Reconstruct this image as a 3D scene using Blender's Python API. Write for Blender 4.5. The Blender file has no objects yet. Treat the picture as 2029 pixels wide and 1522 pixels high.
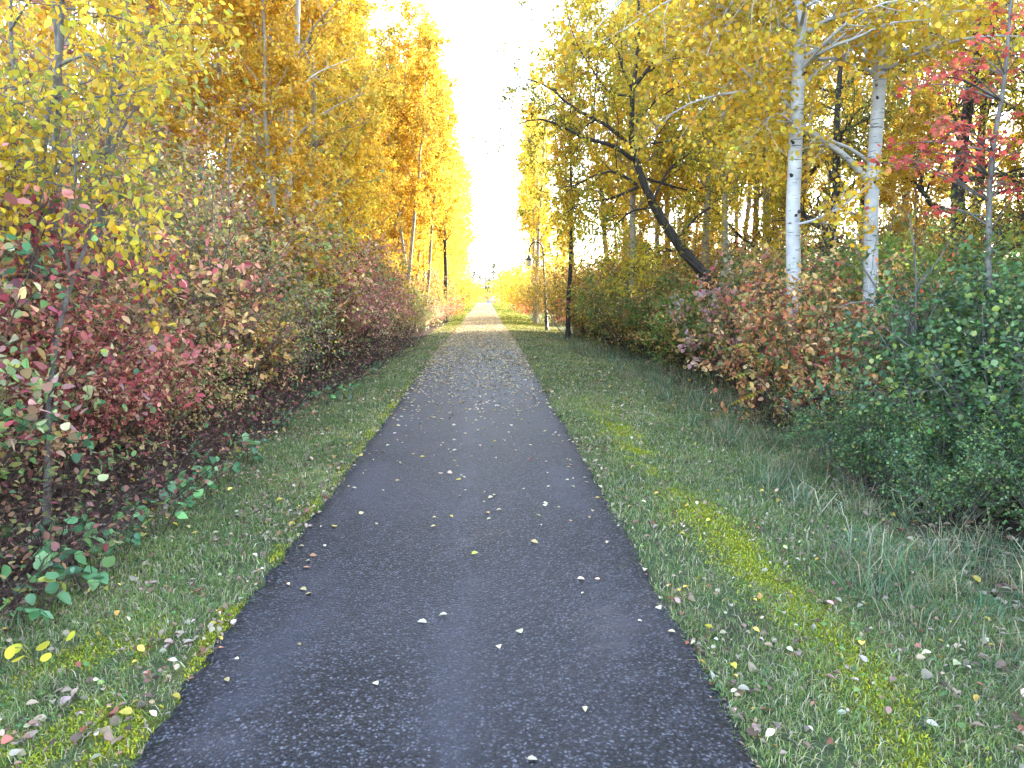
import bpy, math, numpy as np
from mathutils import Vector

# ------------------------------------------------------------------ camera, sky, sun, exposure
S = bpy.context.scene
COL = S.collection
EYE = 1.7
F_PX = 1520.0                      # focal length in pixels of the 2029 px wide photograph
PITCH, YAW = math.radians(7.2), math.radians(2.0)
cam = bpy.data.cameras.new('camera')
cam.sensor_width = 36.0
cam.lens = 36.0 * F_PX / 2029.0
cam.clip_start, cam.clip_end = 0.05, 3000.0
camo = bpy.data.objects.new('camera', cam)
COL.objects.link(camo)
camo.location = (0, 0, EYE)
camo.rotation_euler = (math.radians(90) - PITCH, 0, -YAW)
S.camera = camo

SUN_AZ, SUN_EL = 58.0, 22.0        # degrees: azimuth clockwise from straight down the path
W = bpy.data.worlds.new('World')
S.world = W
W.use_nodes = True
nt = W.node_tree
bg = nt.nodes['Background']
sky = nt.nodes.new('ShaderNodeTexSky')
sky.sky_type = 'NISHITA'
sky.sun_disc = False
sky.sun_elevation = math.radians(SUN_EL)
sky.sun_rotation = math.radians(SUN_AZ)
sky.air_density, sky.dust_density, sky.ozone_density = 1.0, 1.2, 1.2
hs = nt.nodes.new('ShaderNodeHueSaturation')
hs.inputs['Saturation'].default_value = 0.85
nt.links.new(sky.outputs[0], hs.inputs['Color'])
nt.links.new(hs.outputs[0], bg.inputs['Color'])
bg.inputs['Strength'].default_value = 0.15
sl = bpy.data.lights.new('sun', 'SUN')
sl.energy = 2.0
sl.angle = math.radians(0.5)
sl.color = (1.0, 0.90, 0.74)
so = bpy.data.objects.new('sun', sl)
COL.objects.link(so)
_a, _e = math.radians(SUN_AZ), math.radians(SUN_EL)
so.rotation_euler = Vector((math.sin(_a) * math.cos(_e), math.cos(_a) * math.cos(_e), math.sin(_e))).to_track_quat('Z', 'Y').to_euler()
S.view_settings.view_transform = 'Standard'
S.view_settings.look = 'None'
S.view_settings.exposure = 3.88
S.view_settings.gamma = 1.0
S.cycles.max_bounces = 7
S.cycles.diffuse_bounces = 4
S.cycles.transmission_bounces = 4
S.cycles.glossy_bounces = 2
S.cycles.transparent_max_bounces = 4
S.cycles.sample_clamp_indirect = 8.0

# ------------------------------------------------------------------ helpers: coordinates, noise
def at(u, v, y):
    """world point at depth y (metres along the path) seen at photograph position u, v"""
    a, b = (u - 1014.5) / F_PX, (761 - v) / F_PX
    cp, sp, cy, sy = math.cos(PITCH), math.sin(PITCH), math.cos(YAW), math.sin(YAW)
    fw = np.array([sy * cp, cy * cp, -sp]); rt = np.array([cy, -sy, 0.0]); up = np.array([sy * sp, cy * sp, cp])
    d = fw + a * rt + b * up
    return np.array([0, 0, EYE]) + d * (y / d[1])

def vnoise(x, y, seed=0):
    x = np.asarray(x, float); y = np.asarray(y, float)
    tab = np.random.RandomState(seed).rand(256, 256)
    xi, yi = np.floor(x).astype(int), np.floor(y).astype(int)
    fx, fy = x - xi, y - yi
    fx, fy = fx * fx * (3 - 2 * fx), fy * fy * (3 - 2 * fy)
    g = lambda i, j: tab[i & 255, j & 255]
    return (g(xi, yi) * (1 - fx) + g(xi + 1, yi) * fx) * (1 - fy) + (g(xi, yi + 1) * (1 - fx) + g(xi + 1, yi + 1) * fx) * fy

def fbm(x, y, seed=0):
    return (vnoise(x, y, seed) + 0.5 * vnoise(2.03 * x, 2.03 * y, seed + 1) + 0.25 * vnoise(4.1 * x, 4.1 * y, seed + 2)) / 1.75

def sstep(a, b, x):
    t = np.clip((np.asarray(x, float) - a) / (b - a), 0, 1)
    return t * t * (3 - 2 * t)

HALF = 1.145
def prof(y):
    return -0.3 * sstep(20, 45, y) - 0.25 * sstep(50, 105, y) - 1.3 * sstep(108, 125, y) + 1.5 * sstep(140, 175, y)
def xc(y):
    y = np.asarray(y, float)
    return -0.158 + 0.0 * y + np.where(y > 105, ((y - 105) / 95.0) ** 2 * 5.5, 0.0)
def right_edge(y):                  # where the right-hand shrubs begin
    return np.interp(y, [0, 3, 5, 8, 11, 15, 20, 27, 33, 38, 60, 110, 400], [3.0, 2.9, 2.9, 3.4, 3.6, 3.6, 3.3, 3.0, 3.6, 3.4, 2.6, 2.2, 2.2])
def left_edge(y):
    return np.interp(y, [0, 4, 8, 11, 17, 27, 60, 110, 400], [-2.35, -2.4, -2.5, -2.6, -2.25, -2.0, -1.9, -1.9, -1.9])
def gz(x, y):
    x = np.asarray(x, float); y = np.asarray(y, float)
    c = np.abs(x - xc(y))
    z = prof(y) - 0.035 * (1 - sstep(1.06, 1.2, c))
    z = z - 0.14 * sstep(1.3, 3.6, x - xc(y)) - 0.06 * sstep(1.4, 2.6, -(x - xc(y)))
    z = z + (fbm(x * 1.3, y * 1.3, 5) - 0.5) * 0.07 * sstep(1.15, 1.7, c)
    return z

# ------------------------------------------------------------------ helpers: meshes and objects
class MB:
    """collects vertices and faces; build() links them as one mesh object"""
    def __init__(self):
        self.v, self.l, self.t, self.c, self.n = [], [], [], [], 0
    def add(self, V, loops, tot, C=None):
        V = np.asarray(V, np.float32).reshape(-1, 3)
        self.v.append(V); self.l.append(np.asarray(loops, np.int64).ravel() + self.n)
        self.t.append(np.asarray(tot, np.int64).ravel())
        if C is None: C = np.ones((len(V), 3), np.float32)
        self.c.append(np.asarray(C, np.float32))
        self.n += len(V)
    def mesh(self, name, smooth=False):
        me = bpy.data.meshes.new(name)
        V = np.concatenate(self.v); L = np.concatenate(self.l).astype(np.int32); T = np.concatenate(self.t)
        me.vertices.add(len(V)); me.vertices.foreach_set('co', V.ravel())
        me.loops.add(len(L)); me.loops.foreach_set('vertex_index', L)
        me.polygons.add(len(T))
        me.polygons.foreach_set('loop_start', np.concatenate([[0], np.cumsum(T)[:-1]]).astype(np.int32))
        if smooth: me.polygons.foreach_set('use_smooth', np.ones(len(T), bool))
        ca = me.color_attributes.new('col', 'FLOAT_COLOR', 'POINT')
        C = np.concatenate(self.c)
        ca.data.foreach_set('color', np.concatenate([C, np.ones((len(C), 1), np.float32)], 1).astype(np.float32).ravel())
        me.update(calc_edges=True)
        return me
    def build(self, name, mat, parent=None, smooth=False):
        me = self.mesh(name, smooth)
        me.materials.append(mat)
        o = bpy.data.objects.new(name, me)
        COL.objects.link(o)
        if parent: o.parent = parent
        return o

def tag(o, label=None, cat=None, group=None, kind=None):
    if label: o['label'] = label
    if cat: o['category'] = cat
    if group: o['group'] = group
    if kind: o['kind'] = kind
    return o

def empty(name, loc=(0, 0, 0)):
    o = bpy.data.objects.new(name, None)
    COL.objects.link(o); o.location = loc; o.empty_display_size = 0.2
    return o

def copy_tree(src):
    c = src.copy(); COL.objects.link(c)
    for ch in src.children:
        d = ch.copy(); COL.objects.link(d); d.parent = c
        for g in ch.children:
            e = g.copy(); COL.objects.link(e); e.parent = d
    return c

_used = set()
def place(proto, x, y, rz, s, label, cat, group, tint=None, sz=None, sink=0.03, tilt=0.0):
    """first use places the prototype itself, later uses place a copy of it and its parts"""
    o = proto if proto.name not in _used else copy_tree(proto)
    _used.add(proto.name)
    o.location = (x, y, float(gz(x, y)) - sink)
    o.rotation_euler = (tilt * math.sin(rz), tilt * math.cos(rz), rz)
    o.scale = (s, s, s if sz is None else sz)
    for k in ('label', 'category', 'group'):
        if k in o: del o[k]
    tag(o, label, cat, group)
    if tint is not None:
        for ch in o.children:
            if ch.name.split('.')[0] in ('crown', 'foliage'):
                ch.color = (tint[0], tint[1], tint[2], 1)
    return o

ORD = 'first second third fourth fifth sixth seventh eighth ninth tenth eleventh twelfth thirteenth fourteenth fifteenth sixteenth seventeenth eighteenth nineteenth twentieth'.split() + ['twenty-' + w for w in 'first second third fourth fifth sixth seventh eighth ninth'.split()] + ['thirtieth'] + ['thirty-' + w for w in 'first second third fourth fifth sixth seventh eighth ninth'.split()]

def norm(a):
    return a / np.maximum(np.linalg.norm(a, axis=-1, keepdims=True), 1e-9)

def tubes(mb, pts, rad, sides=5, C=None):
    """pts (m,P,3), rad (m,P): tapered tubes closed at the tip"""
    pts = np.asarray(pts, float); rad = np.asarray(rad, float)
    m, P, _ = pts.shape
    tan = norm(np.gradient(pts, axis=1))
    mean = norm(pts[:, -1] - pts[:, 0])
    ref = np.where(np.abs(mean[:, 2:3]) < 0.7, np.array([[0, 0, 1.0]]), np.array([[1.0, 0.13, 0]]))
    u = norm(np.cross(tan, ref[:, None, :])); w = np.cross(tan, u)
    ang = np.arange(sides) * 2 * math.pi / sides
    ring = pts[:, :, None, :] + rad[:, :, None, None] * (np.cos(ang)[None, None, :, None] * u[:, :, None, :] + np.sin(ang)[None, None, :, None] * w[:, :, None, :])
    V = ring.reshape(-1, 3)
    i = np.arange(P - 1)[:, None] * sides; j = np.arange(sides)[None, :]; jn = (j + 1) % sides
    q = np.stack([i + j, i + jn, i + sides + jn, i + sides + j], -1).reshape(-1, 4)
    base = (np.arange(m) * P * sides)[:, None, None]
    L = (q[None] + base).ravel()
    cap = (np.arange(sides)[None] + (P - 1) * sides + base[:, :, 0]).ravel()
    mb.add(V, np.concatenate([L, cap]), np.concatenate([np.full(m * len(q), 4), np.full(m, sides)]), None if C is None else np.broadcast_to(np.asarray(C, np.float32), (len(V), 3)))

def smooth_line(pts, P):
    """resample control points to P points along a smooth curve"""
    pts = np.asarray(pts, float); n = len(pts)
    d = np.concatenate([[0], np.cumsum(np.linalg.norm(np.diff(pts, axis=0), axis=1))])
    t = np.linspace(0, d[-1], P)
    m = np.gradient(pts, d, axis=0)
    k = np.clip(np.searchsorted(d, t, 'right') - 1, 0, n - 2)
    h = (d[k + 1] - d[k]); s = ((t - d[k]) / h)[:, None]; h = h[:, None]
    return (2 * s**3 - 3 * s**2 + 1) * pts[k] + (s**3 - 2 * s**2 + s) * h * m[k] + (-2 * s**3 + 3 * s**2) * pts[k + 1] + (s**3 - s**2) * h * m[k + 1]

def lerp_at(pts, rad, t):
    """pts (m,P,3), t (m,n) in 0..1 -> pos, tangent, radius"""
    m, P, _ = pts.shape
    f = t * (P - 1); k = np.clip(f.astype(int), 0, P - 2); s = (f - k)[..., None]
    r = np.arange(m)[:, None]
    a, b = pts[r, k], pts[r, k + 1]
    return a + (b - a) * s, norm(b - a), rad[r, k] * (1 - s[..., 0]) + rad[r, k + 1] * s[..., 0]

def grow(rng, pts, rad, n, t0, t1, length, ang, P=6, up=0.1, wig=0.12, rr=0.6, taper=0.3, rmin=0.002, bias=None, power=1.0):
    m = len(pts)
    t = t0 + (t1 - t0) * ((np.arange(n)[None] + rng.rand(m, n)) / n) ** power
    pos, tan, r = lerp_at(pts, rad, t)
    ref = np.where(np.abs(tan[..., 2:3]) < 0.8, np.array([0, 0, 1.0]), np.array([1.0, 0, 0]))
    u = norm(np.cross(tan, ref)); v = np.cross(tan, u)
    phi = np.arange(n)[None] * 2.39996 + rng.rand(m, 1) * 6.28 + rng.randn(m, n) * 0.5
    a = np.radians(ang[0] + (ang[1] - ang[0]) * rng.rand(m, n))[..., None]
    d = np.cos(a) * tan + np.sin(a) * (np.cos(phi)[..., None] * u + np.sin(phi)[..., None] * v)
    if bias is not None: d = norm(d + np.asarray(bias))
    L = (length(t) if callable(length) else length) * (0.65 + 0.6 * rng.rand(m, n))
    d = d.reshape(-1, 3); p = pos.reshape(-1, 3); L = L.reshape(-1, 1) / (P - 1)
    out = [p]
    for _ in range(P - 1):
        d = norm(d + wig * rng.randn(*d.shape) + np.array([0, 0, up]))
        p = p + d * L
        out.append(p)
    r0 = np.maximum(r.reshape(-1) * rr, rmin)
    return np.stack(out, 1), r0[:, None] * np.linspace(1, taper, P)[None]

# leaf outlines: x across, y along, z up (length 1)
def _half(side):
    right = [(x, y, z) for x, y, z in side]
    left = [(-x, y, z) for x, y, z in side]
    V = [(0, 0, 0)] + right + [(0, 1, -0.05)] + left[::-1]
    k = len(side)
    return V, [list(range(0, k + 2)), [0] + list(range(k + 1, 2 * k + 2))]
T_DISC = ([(.5 * math.sin(a), .5 - .5 * math.cos(a), .06 * abs(math.sin(a))) for a in [i * math.pi / 6 for i in range(12)]], [list(range(12))])
T_KITE = ([(0, 0, 0), (.36, .45, .1), (0, 1, -.04), (-.36, .45, .1)], [[0, 1, 2, 3]])
T_ROUND = ([(0, 0, 0), (.42, .22, .06), (.36, .72, .05), (0, 1, -.04), (-.36, .72, .05), (-.42, .22, .06)], [[0, 1, 2, 3, 4, 5]])
T_OVAL = _half([(.2, .16, .05), (.31, .42, .08), (.2, .76, .04)])
T_BROAD = _half([(.3, .1, .07), (.41, .36, .11), (.24, .74, .04)])
T_LANCE = ([(0, 0, 0), (.1, .4, .03), (0, 1, -.08), (-.1, .4, .03)], [[0, 1, 2, 3]])
T_MAPLE = _half([(.12, .1, .02), (.5, .08, -.03), (.3, .32, .05), (.56, .62, -.05), (.17, .6, .03)])
T_CURL = _half([(.2, .14, .12), (.33, .42, .2), (.2, .76, .14)])

def leaves(mb, pos, d, up, size, C, tpl, wid=1.0):
    V, Fs = tpl
    V = np.asarray(V, float) * np.array([wid, 1, 1]); k = len(V); n = len(pos)
    y = norm(d); x = norm(np.cross(y, up)); z = np.cross(x, y)
    out = pos[:, None, :] + np.asarray(size).reshape(-1, 1, 1) * (V[None, :, 0:1] * x[:, None] + V[None, :, 1:2] * y[:, None] + V[None, :, 2:3] * z[:, None])
    fl = np.concatenate([np.asarray(f) for f in Fs]); tt = np.array([len(f) for f in Fs])
    mb.add(out.reshape(-1, 3), (fl[None] + (np.arange(n) * k)[:, None]).ravel(), np.tile(tt, n), np.repeat(C, k, axis=0))

def palette(rng, n, pal, clump=None, var=0.22):
    """natural leaf-to-leaf colour: pal is a list of (rgb, weight); clump indices share a tendency"""
    cols = np.array([p[0] for p in pal], float); w = np.array([p[1] for p in pal], float); w /= w.sum()
    if clump is None:
        idx = rng.choice(len(pal), n, p=w)
    else:
        nc = int(clump.max()) + 1
        ci = rng.choice(len(pal), nc, p=w)
        idx = np.where(rng.rand(n) < 0.5, ci[clump], rng.choice(len(pal), n, p=w))
    C = cols[idx]
    C = C * np.exp(var * rng.randn(n, 1)) * np.exp(0.07 * rng.randn(n, 3))
    return np.clip(C, 0.004, 0.85)

def leaf_twigs(rng, mb, tw, per, size, pal, tpl, t0=0.15, droop=0.25, upw=0.8, jit=0.02, wid=1.0, group=1, var=0.22, along=0.6):
    m = len(tw)
    t = t0 + (1.02 - t0) * rng.rand(m, per)
    t = np.minimum(t, 1.0)
    pos, tan, _ = lerp_at(tw, np.ones(tw.shape[:2]), t)
    pos = pos.reshape(-1, 3) + rng.randn(m * per, 3) * jit
    d = norm(along * tan.reshape(-1, 3) + 0.75 * rng.randn(m * per, 3) + np.array([0, 0, -droop]))
    up = norm(np.array([0, 0, upw]) + 0.55 * rng.randn(m * per, 3))
    cl = np.repeat(np.arange(m) // group, per)
    sz = size * (0.6 + 0.75 * rng.rand(m * per))
    leaves(mb, pos, d, up, sz, palette(rng, m * per, pal, cl, var), tpl, wid)

# ------------------------------------------------------------------ materials
def new_mat(name):
    m = bpy.data.materials.new(name); m.use_nodes = True
    t = m.node_tree
    for n in list(t.nodes): t.nodes.remove(n)
    out = t.nodes.new('ShaderNodeOutputMaterial')
    def N(kind, **kw):
        n = t.nodes.new(kind)
        for k, v in kw.items():
            if k in n.inputs.keys(): n.inputs[k].default_value = v
            else: setattr(n, k, v)
        return n
    def Lk(a, b): t.links.new(a, b)
    return m, out, N, Lk

def leaf_material(name, trans=0.42, gloss=0.05, rough=0.45):
    m, out, N, Lk = new_mat(name)
    at_ = N('ShaderNodeAttribute', attribute_name='col')
    oi = N('ShaderNodeObjectInfo')
    mul = N('ShaderNodeMix', data_type='RGBA', blend_type='MULTIPLY'); mul.inputs[0].default_value = 1.0
    Lk(at_.outputs['Color'], mul.inputs[6]); Lk(oi.outputs['Color'], mul.inputs[7])
    c = mul.outputs[2]
    gm = N('ShaderNodeGamma'); gm.inputs[1].default_value = 0.9; Lk(c, gm.inputs[0])
    di = N('ShaderNodeBsdfDiffuse'); Lk(c, di.inputs['Color'])
    tr = N('ShaderNodeBsdfTranslucent'); Lk(gm.outputs[0], tr.inputs['Color'])
    m1 = N('ShaderNodeMixShader'); m1.inputs[0].default_value = trans
    Lk(di.outputs[0], m1.inputs[1]); Lk(tr.outputs[0], m1.inputs[2])
    gl = N('ShaderNodeBsdfGlossy'); gl.inputs['Roughness'].default_value = rough
    m2 = N('ShaderNodeMixShader'); m2.inputs[0].default_value = gloss
    Lk(m1.outputs[0], m2.inputs[1]); Lk(gl.outputs[0], m2.inputs[2])
    Lk(m2.outputs[0], out.inputs['Surface'])
    return m

def bark_material(name, c1, c2, scale=(18, 18, 5), bump=0.5):
    m, out, N, Lk = new_mat(name)
    tc = N('ShaderNodeTexCoord')
    mp = N('ShaderNodeMapping'); mp.inputs['Scale'].default_value = scale
    Lk(tc.outputs['Object'], mp.inputs[0])
    no = N('ShaderNodeTexNoise'); no.inputs['Scale'].default_value = 1.0; no.inputs['Detail'].default_value = 6; no.inputs['Roughness'].default_value = 0.65
    Lk(mp.outputs[0], no.inputs['Vector'])
    cr = N('ShaderNodeValToRGB'); cr.color_ramp.elements[0].position = 0.35; cr.color_ramp.elements[1].position = 0.68
    cr.color_ramp.elements[0].color = (*c1, 1); cr.color_ramp.elements[1].color = (*c2, 1)
    Lk(no.outputs['Fac'], cr.inputs[0])
    b = N('ShaderNodeBsdfPrincipled'); b.inputs['Roughness'].default_value = 0.85
    Lk(cr.outputs[0], b.inputs['Base Color'])
    bp = N('ShaderNodeBump'); bp.inputs['Strength'].default_value = bump; bp.inputs['Distance'].default_value = 0.02
    Lk(no.outputs['Fac'], bp.inputs['Height']); Lk(bp.outputs[0], b.inputs['Normal'])
    Lk(b.outputs[0], out.inputs['Surface'])
    return m

def birch_material(name, white=(0.50, 0.50, 0.51), dark=(0.035, 0.03, 0.03), zs=34.0, dens=0.66):
    m, out, N, Lk = new_mat(name)
    tc = N('ShaderNodeTexCoord')
    def noise(scale, detail, rough=0.6):
        mp = N('ShaderNodeMapping'); mp.inputs['Scale'].default_value = scale
        Lk(tc.outputs['Object'], mp.inputs[0])
        n = N('ShaderNodeTexNoise'); n.inputs['Scale'].default_value = 1.0; n.inputs['Detail'].default_value = detail; n.inputs['Roughness'].default_value = rough
        Lk(mp.outputs[0], n.inputs['Vector']); return n
    def ramp(src, p0, p1, a, b):
        cr = N('ShaderNodeValToRGB'); cr.color_ramp.elements[0].position = p0; cr.color_ramp.elements[1].position = p1
        cr.color_ramp.elements[0].color = (*a, 1); cr.color_ramp.elements[1].color = (*b, 1)
        Lk(src, cr.inputs[0]); return cr
    tone = ramp(noise((3, 3, 5), 5).outputs['Fac'], 0.3, 0.7, tuple(w * 0.62 for w in white), white)
    lent = ramp(noise((5, 5, zs), 3).outputs['Fac'], dens - 0.05, dens, (1, 1, 1), dark)
    scar = ramp(noise((7, 7, 3.2), 4).outputs['Fac'], 0.69, 0.73, (1, 1, 1), dark)
    mx = N('ShaderNodeMix', data_type='RGBA', blend_type='MULTIPLY'); mx.inputs[0].default_value = 0.8
    Lk(tone.outputs[0], mx.inputs[6]); Lk(lent.outputs[0], mx.inputs[7])
    m3 = N('ShaderNodeMix', data_type='RGBA', blend_type='MULTIPLY'); m3.inputs[0].default_value = 0.9
    Lk(mx.outputs[2], m3.inputs[6]); Lk(scar.outputs[0], m3.inputs[7])
    b = N('ShaderNodeBsdfPrincipled'); b.inputs['Roughness'].default_value = 0.7
    Lk(m3.outputs[2], b.inputs['Base Color'])
    bp = N('ShaderNodeBump'); bp.inputs['Strength'].default_value = 0.4; bp.inputs['Distance'].default_value = 0.01
    Lk(m3.outputs[2], bp.inputs['Height']); Lk(bp.outputs[0], b.inputs['Normal'])
    Lk(b.outputs[0], out.inputs['Surface'])
    return m

def plain_material(name, col, rough=0.5, metal=0.0):
    m, out, N, Lk = new_mat(name)
    no = N('ShaderNodeTexNoise'); no.inputs['Scale'].default_value = 30; no.inputs['Detail'].default_value = 4
    cr = N('ShaderNodeValToRGB'); cr.color_ramp.elements[0].color = (*[c * 0.75 for c in col], 1); cr.color_ramp.elements[1].color = (*[c * 1.15 for c in col], 1)
    Lk(no.outputs['Fac'], cr.inputs[0])
    b = N('ShaderNodeBsdfPrincipled'); b.inputs['Roughness'].default_value = rough; b.inputs['Metallic'].default_value = metal
    Lk(cr.outputs[0], b.inputs['Base Color']); Lk(b.outputs[0], out.inputs['Surface'])
    return m

def ground_material():
    m, out, N, Lk = new_mat('ground')
    at_ = N('ShaderNodeAttribute', attribute_name='col')
    tc = N('ShaderNodeTexCoord')
    no = N('ShaderNodeTexNoise'); no.inputs['Scale'].default_value = 38; no.inputs['Detail'].default_value = 7; no.inputs['Roughness'].default_value = 0.75
    Lk(tc.outputs['Object'], no.inputs['Vector'])
    cr = N('ShaderNodeValToRGB'); cr.color_ramp.elements[0].position = 0.3; cr.color_ramp.elements[1].position = 0.72
    cr.color_ramp.elements[0].color = (0.35, 0.35, 0.35, 1); cr.color_ramp.elements[1].color = (1.5, 1.5, 1.5, 1)
    Lk(no.outputs['Fac'], cr.inputs[0])
    mx = N('ShaderNodeMix', data_type='RGBA', blend_type='MULTIPLY'); mx.inputs[0].default_value = 1
    Lk(at_.outputs['Color'], mx.inputs[6]); Lk(cr.outputs[0], mx.inputs[7])
    b = N('ShaderNodeBsdfPrincipled'); b.inputs['Roughness'].default_value = 0.95; b.inputs['Specular IOR Level'].default_value = 0.1
    Lk(mx.outputs[2], b.inputs['Base Color'])
    bp = N('ShaderNodeBump'); bp.inputs['Strength'].default_value = 0.8; bp.inputs['Distance'].default_value = 0.03
    Lk(no.outputs['Fac'], bp.inputs['Height']); Lk(bp.outputs[0], b.inputs['Normal'])
    Lk(b.outputs[0], out.inputs['Surface'])
    return m

def asphalt_material():
    m, out, N, Lk = new_mat('asphalt')
    tc = N('ShaderNodeTexCoord')
    at_ = N('ShaderNodeAttribute', attribute_name='col')      # worn, finer-textured bands carry a lighter tone
    ns = N('ShaderNodeTexNoise'); ns.inputs['Scale'].default_value = 55; ns.inputs['Detail'].default_value = 2
    Lk(tc.outputs['Object'], ns.inputs['Vector'])
    wm = N('ShaderNodeMix', data_type='RGBA', blend_type='LINEAR_LIGHT'); wm.inputs[0].default_value = 0.012
    Lk(tc.outputs['Object'], wm.inputs[6]); Lk(ns.outputs['Color'], wm.inputs[7])
    vo = N('ShaderNodeTexVoronoi'); vo.inputs['Scale'].default_value = 62
    Lk(wm.outputs[2], vo.inputs['Vector'])
    sep = N('ShaderNodeSeparateColor'); Lk(vo.outputs['Color'], sep.inputs[0])
    st = N('ShaderNodeValToRGB')                                # stone by stone tone
    e = st.color_ramp.elements
    e[0].position = 0.0; e[0].color = (0.009, 0.009, 0.012, 1)
    e[1].position = 0.30; e[1].color = (0.028, 0.028, 0.037, 1)
    x = st.color_ramp.elements.new(0.64); x.color = (0.068, 0.068, 0.084, 1)
    x = st.color_ramp.elements.new(0.975); x.color = (0.135, 0.135, 0.16, 1)
    Lk(sep.outputs[0], st.inputs[0])
    gap = N('ShaderNodeValToRGB'); gap.color_ramp.elements[0].position = 0.22; gap.color_ramp.elements[1].position = 0.5
    gap.color_ramp.elements[0].color = (1, 1, 1, 1); gap.color_ramp.elements[1].color = (0.12, 0.12, 0.12, 1)
    dm = N('ShaderNodeMath', operation='MULTIPLY'); dm.inputs[1].default_value = 1.0
    Lk(vo.outputs['Distance'], dm.inputs[0]); Lk(dm.outputs[0], gap.inputs[0])
    mx = N('ShaderNodeMix', data_type='RGBA', blend_type='MULTIPLY'); mx.inputs[0].default_value = 1
    Lk(st.outputs[0], mx.inputs[6]); Lk(gap.outputs[0], mx.inputs[7])
    fine = N('ShaderNodeTexNoise'); fine.inputs['Scale'].default_value = 130; fine.inputs['Detail'].default_value = 5; fine.inputs['Roughness'].default_value = 0.7
    Lk(tc.outputs['Object'], fine.inputs['Vector'])
    fr = N('ShaderNodeValToRGB'); fr.color_ramp.elements[0].position = 0.3; fr.color_ramp.elements[1].position = 0.75
    fr.color_ramp.elements[0].color = (0.020, 0.020, 0.027, 1); fr.color_ramp.elements[1].color = (0.075, 0.073, 0.093, 1)
    Lk(fine.outputs['Fac'], fr.inputs[0])
    sw = N('ShaderNodeSeparateColor'); Lk(at_.outputs['Color'], sw.inputs[0])
    wr = N('ShaderNodeMix', data_type='RGBA'); Lk(sw.outputs[0], wr.inputs[0]); Lk(mx.outputs[2], wr.inputs[6]); Lk(fr.outputs[0], wr.inputs[7])
    b = N('ShaderNodeBsdfPrincipled'); b.inputs['Roughness'].default_value = 0.6; b.inputs['Specular IOR Level'].default_value = 0.28
    Lk(wr.outputs[2], b.inputs['Base Color'])
    bp = N('ShaderNodeBump'); bp.inputs['Strength'].default_value = 0.9; bp.inputs['Distance'].default_value = 0.006; bp.invert = True
    Lk(vo.outputs['Distance'], bp.inputs['Height']); Lk(bp.outputs[0], b.inputs['Normal'])
    Lk(b.outputs[0], out.inputs['Surface'])
    return m

M_LEAF = leaf_material('leaf', 0.5, 0.018)
M_WAXY = leaf_material('waxy_leaf', 0.25, 0.04, 0.4)
M_DRY = leaf_material('dry_leaf', 0.12, 0.015, 0.6)
M_GRASS = leaf_material('grass', 0.3, 0.012, 0.5)
M_ASPEN = birch_material('aspen_bark', (0.30, 0.27, 0.20), (0.10, 0.08, 0.06), 16, 0.66)
M_BIRCH = birch_material('birch_bark')
M_DARK = bark_material('dark_bark', (0.012, 0.010, 0.009), (0.055, 0.045, 0.038), (26, 26, 6), 0.9)
M_GREY = bark_material('grey_bark', (0.07, 0.062, 0.056), (0.19, 0.175, 0.16), (20, 20, 8), 0.4)
M_STEM = bark_material('red_stem', (0.035, 0.015, 0.014), (0.085, 0.05, 0.04), (15, 15, 5), 0.2)
M_GROUND = ground_material()
M_ASPH = asphalt_material()

GOLD = [((.56, .345, .034), 4), ((.59, .42, .055), 3), ((.47, .28, .028), 2), ((.40, .32, .05), 1.2)]
GOLDB = [((.57, .37, .03), 4), ((.60, .45, .05), 3), ((.48, .27, .02), 2), ((.40, .34, .05), 1.2)]
LEMON = [((.60, .46, .035), 3.5), ((.52, .41, .05), 2.5), ((.30, .31, .055), 1.5), ((.57, .36, .03), 2.5), ((.16, .2, .06), .5)]
WINE = [((.25, .075, .075), 3), ((.31, .14, .12), 3), ((.42, .32, .19), 3), ((.14, .035, .04), 1.6), ((.20, .21, .08), 2.4), ((.42, .23, .15), 1.8), ((.10, .15, .06), 1.6)]
TAN = [((.44, .34, .15), 2.6), ((.32, .16, .10), 2.2), ((.22, .23, .075), 2.8), ((.44, .37, .17), 1.2), ((.18, .05, .045), 2), ((.08, .13, .045), 1.2)]
PINKY = [((.34, .06, .075), 2.2), ((.36, .14, .12), 1.6), ((.14, .2, .065), 2.6), ((.42, .37, .17), 2.4), ((.075, .14, .055), 2.6), ((.17, .04, .045), 2.2), ((.24, .15, .08), 1.6), ((.46, .38, .05), .8)]
RUST = [((.36, .17, .08), 2), ((.30, .22, .06), 2.5), ((.17, .20, .06), 3.2), ((.44, .28, .10), 2), ((.28, .07, .06), 0.5), ((.09, .14, .05), 2), ((.40, .33, .16), 1.4)]
GREEN = [((.052, .112, .040), 3), ((.070, .145, .046), 3), ((.10, .18, .055), 2.4), ((.17, .22, .045), 1.6), ((.03, .06, .034), 1.3), ((.2, .19, .04), 0.35)]
LIME = [((.16, .24, .04), 3), ((.24, .28, .05), 2), ((.10, .17, .05), 2)]
OLIVE = [((.26, .23, .035), 3), ((.18, .19, .04), 3), ((.40, .31, .035), 2.4), ((.11, .135, .035), 1.4)]
MAPLE = [((.56, .09, .07), 3), ((.42, .06, .06), 2), ((.64, .18, .10), 2), ((.32, .05, .055), 1)]
WIL = [((.30, .25, .022), 3), ((.44, .35, .024), 3.4), ((.19, .19, .028), 2), ((.54, .41, .03), 2.4), ((.10, .13, .03), .8)]
SAGE = [((.20, .22, .11), 3), ((.12, .16, .07), 2.5), ((.30, .30, .14), 2)]
ORANGE = [((.55, .20, .03), 3), ((.6, .32, .04), 2), ((.45, .10, .05), 2)]
SEED = [((.10, .23, .10), 3), ((.15, .28, .10), 2), ((.06, .15, .07), 1), ((.32, .32, .07), 0.7)]
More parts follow.
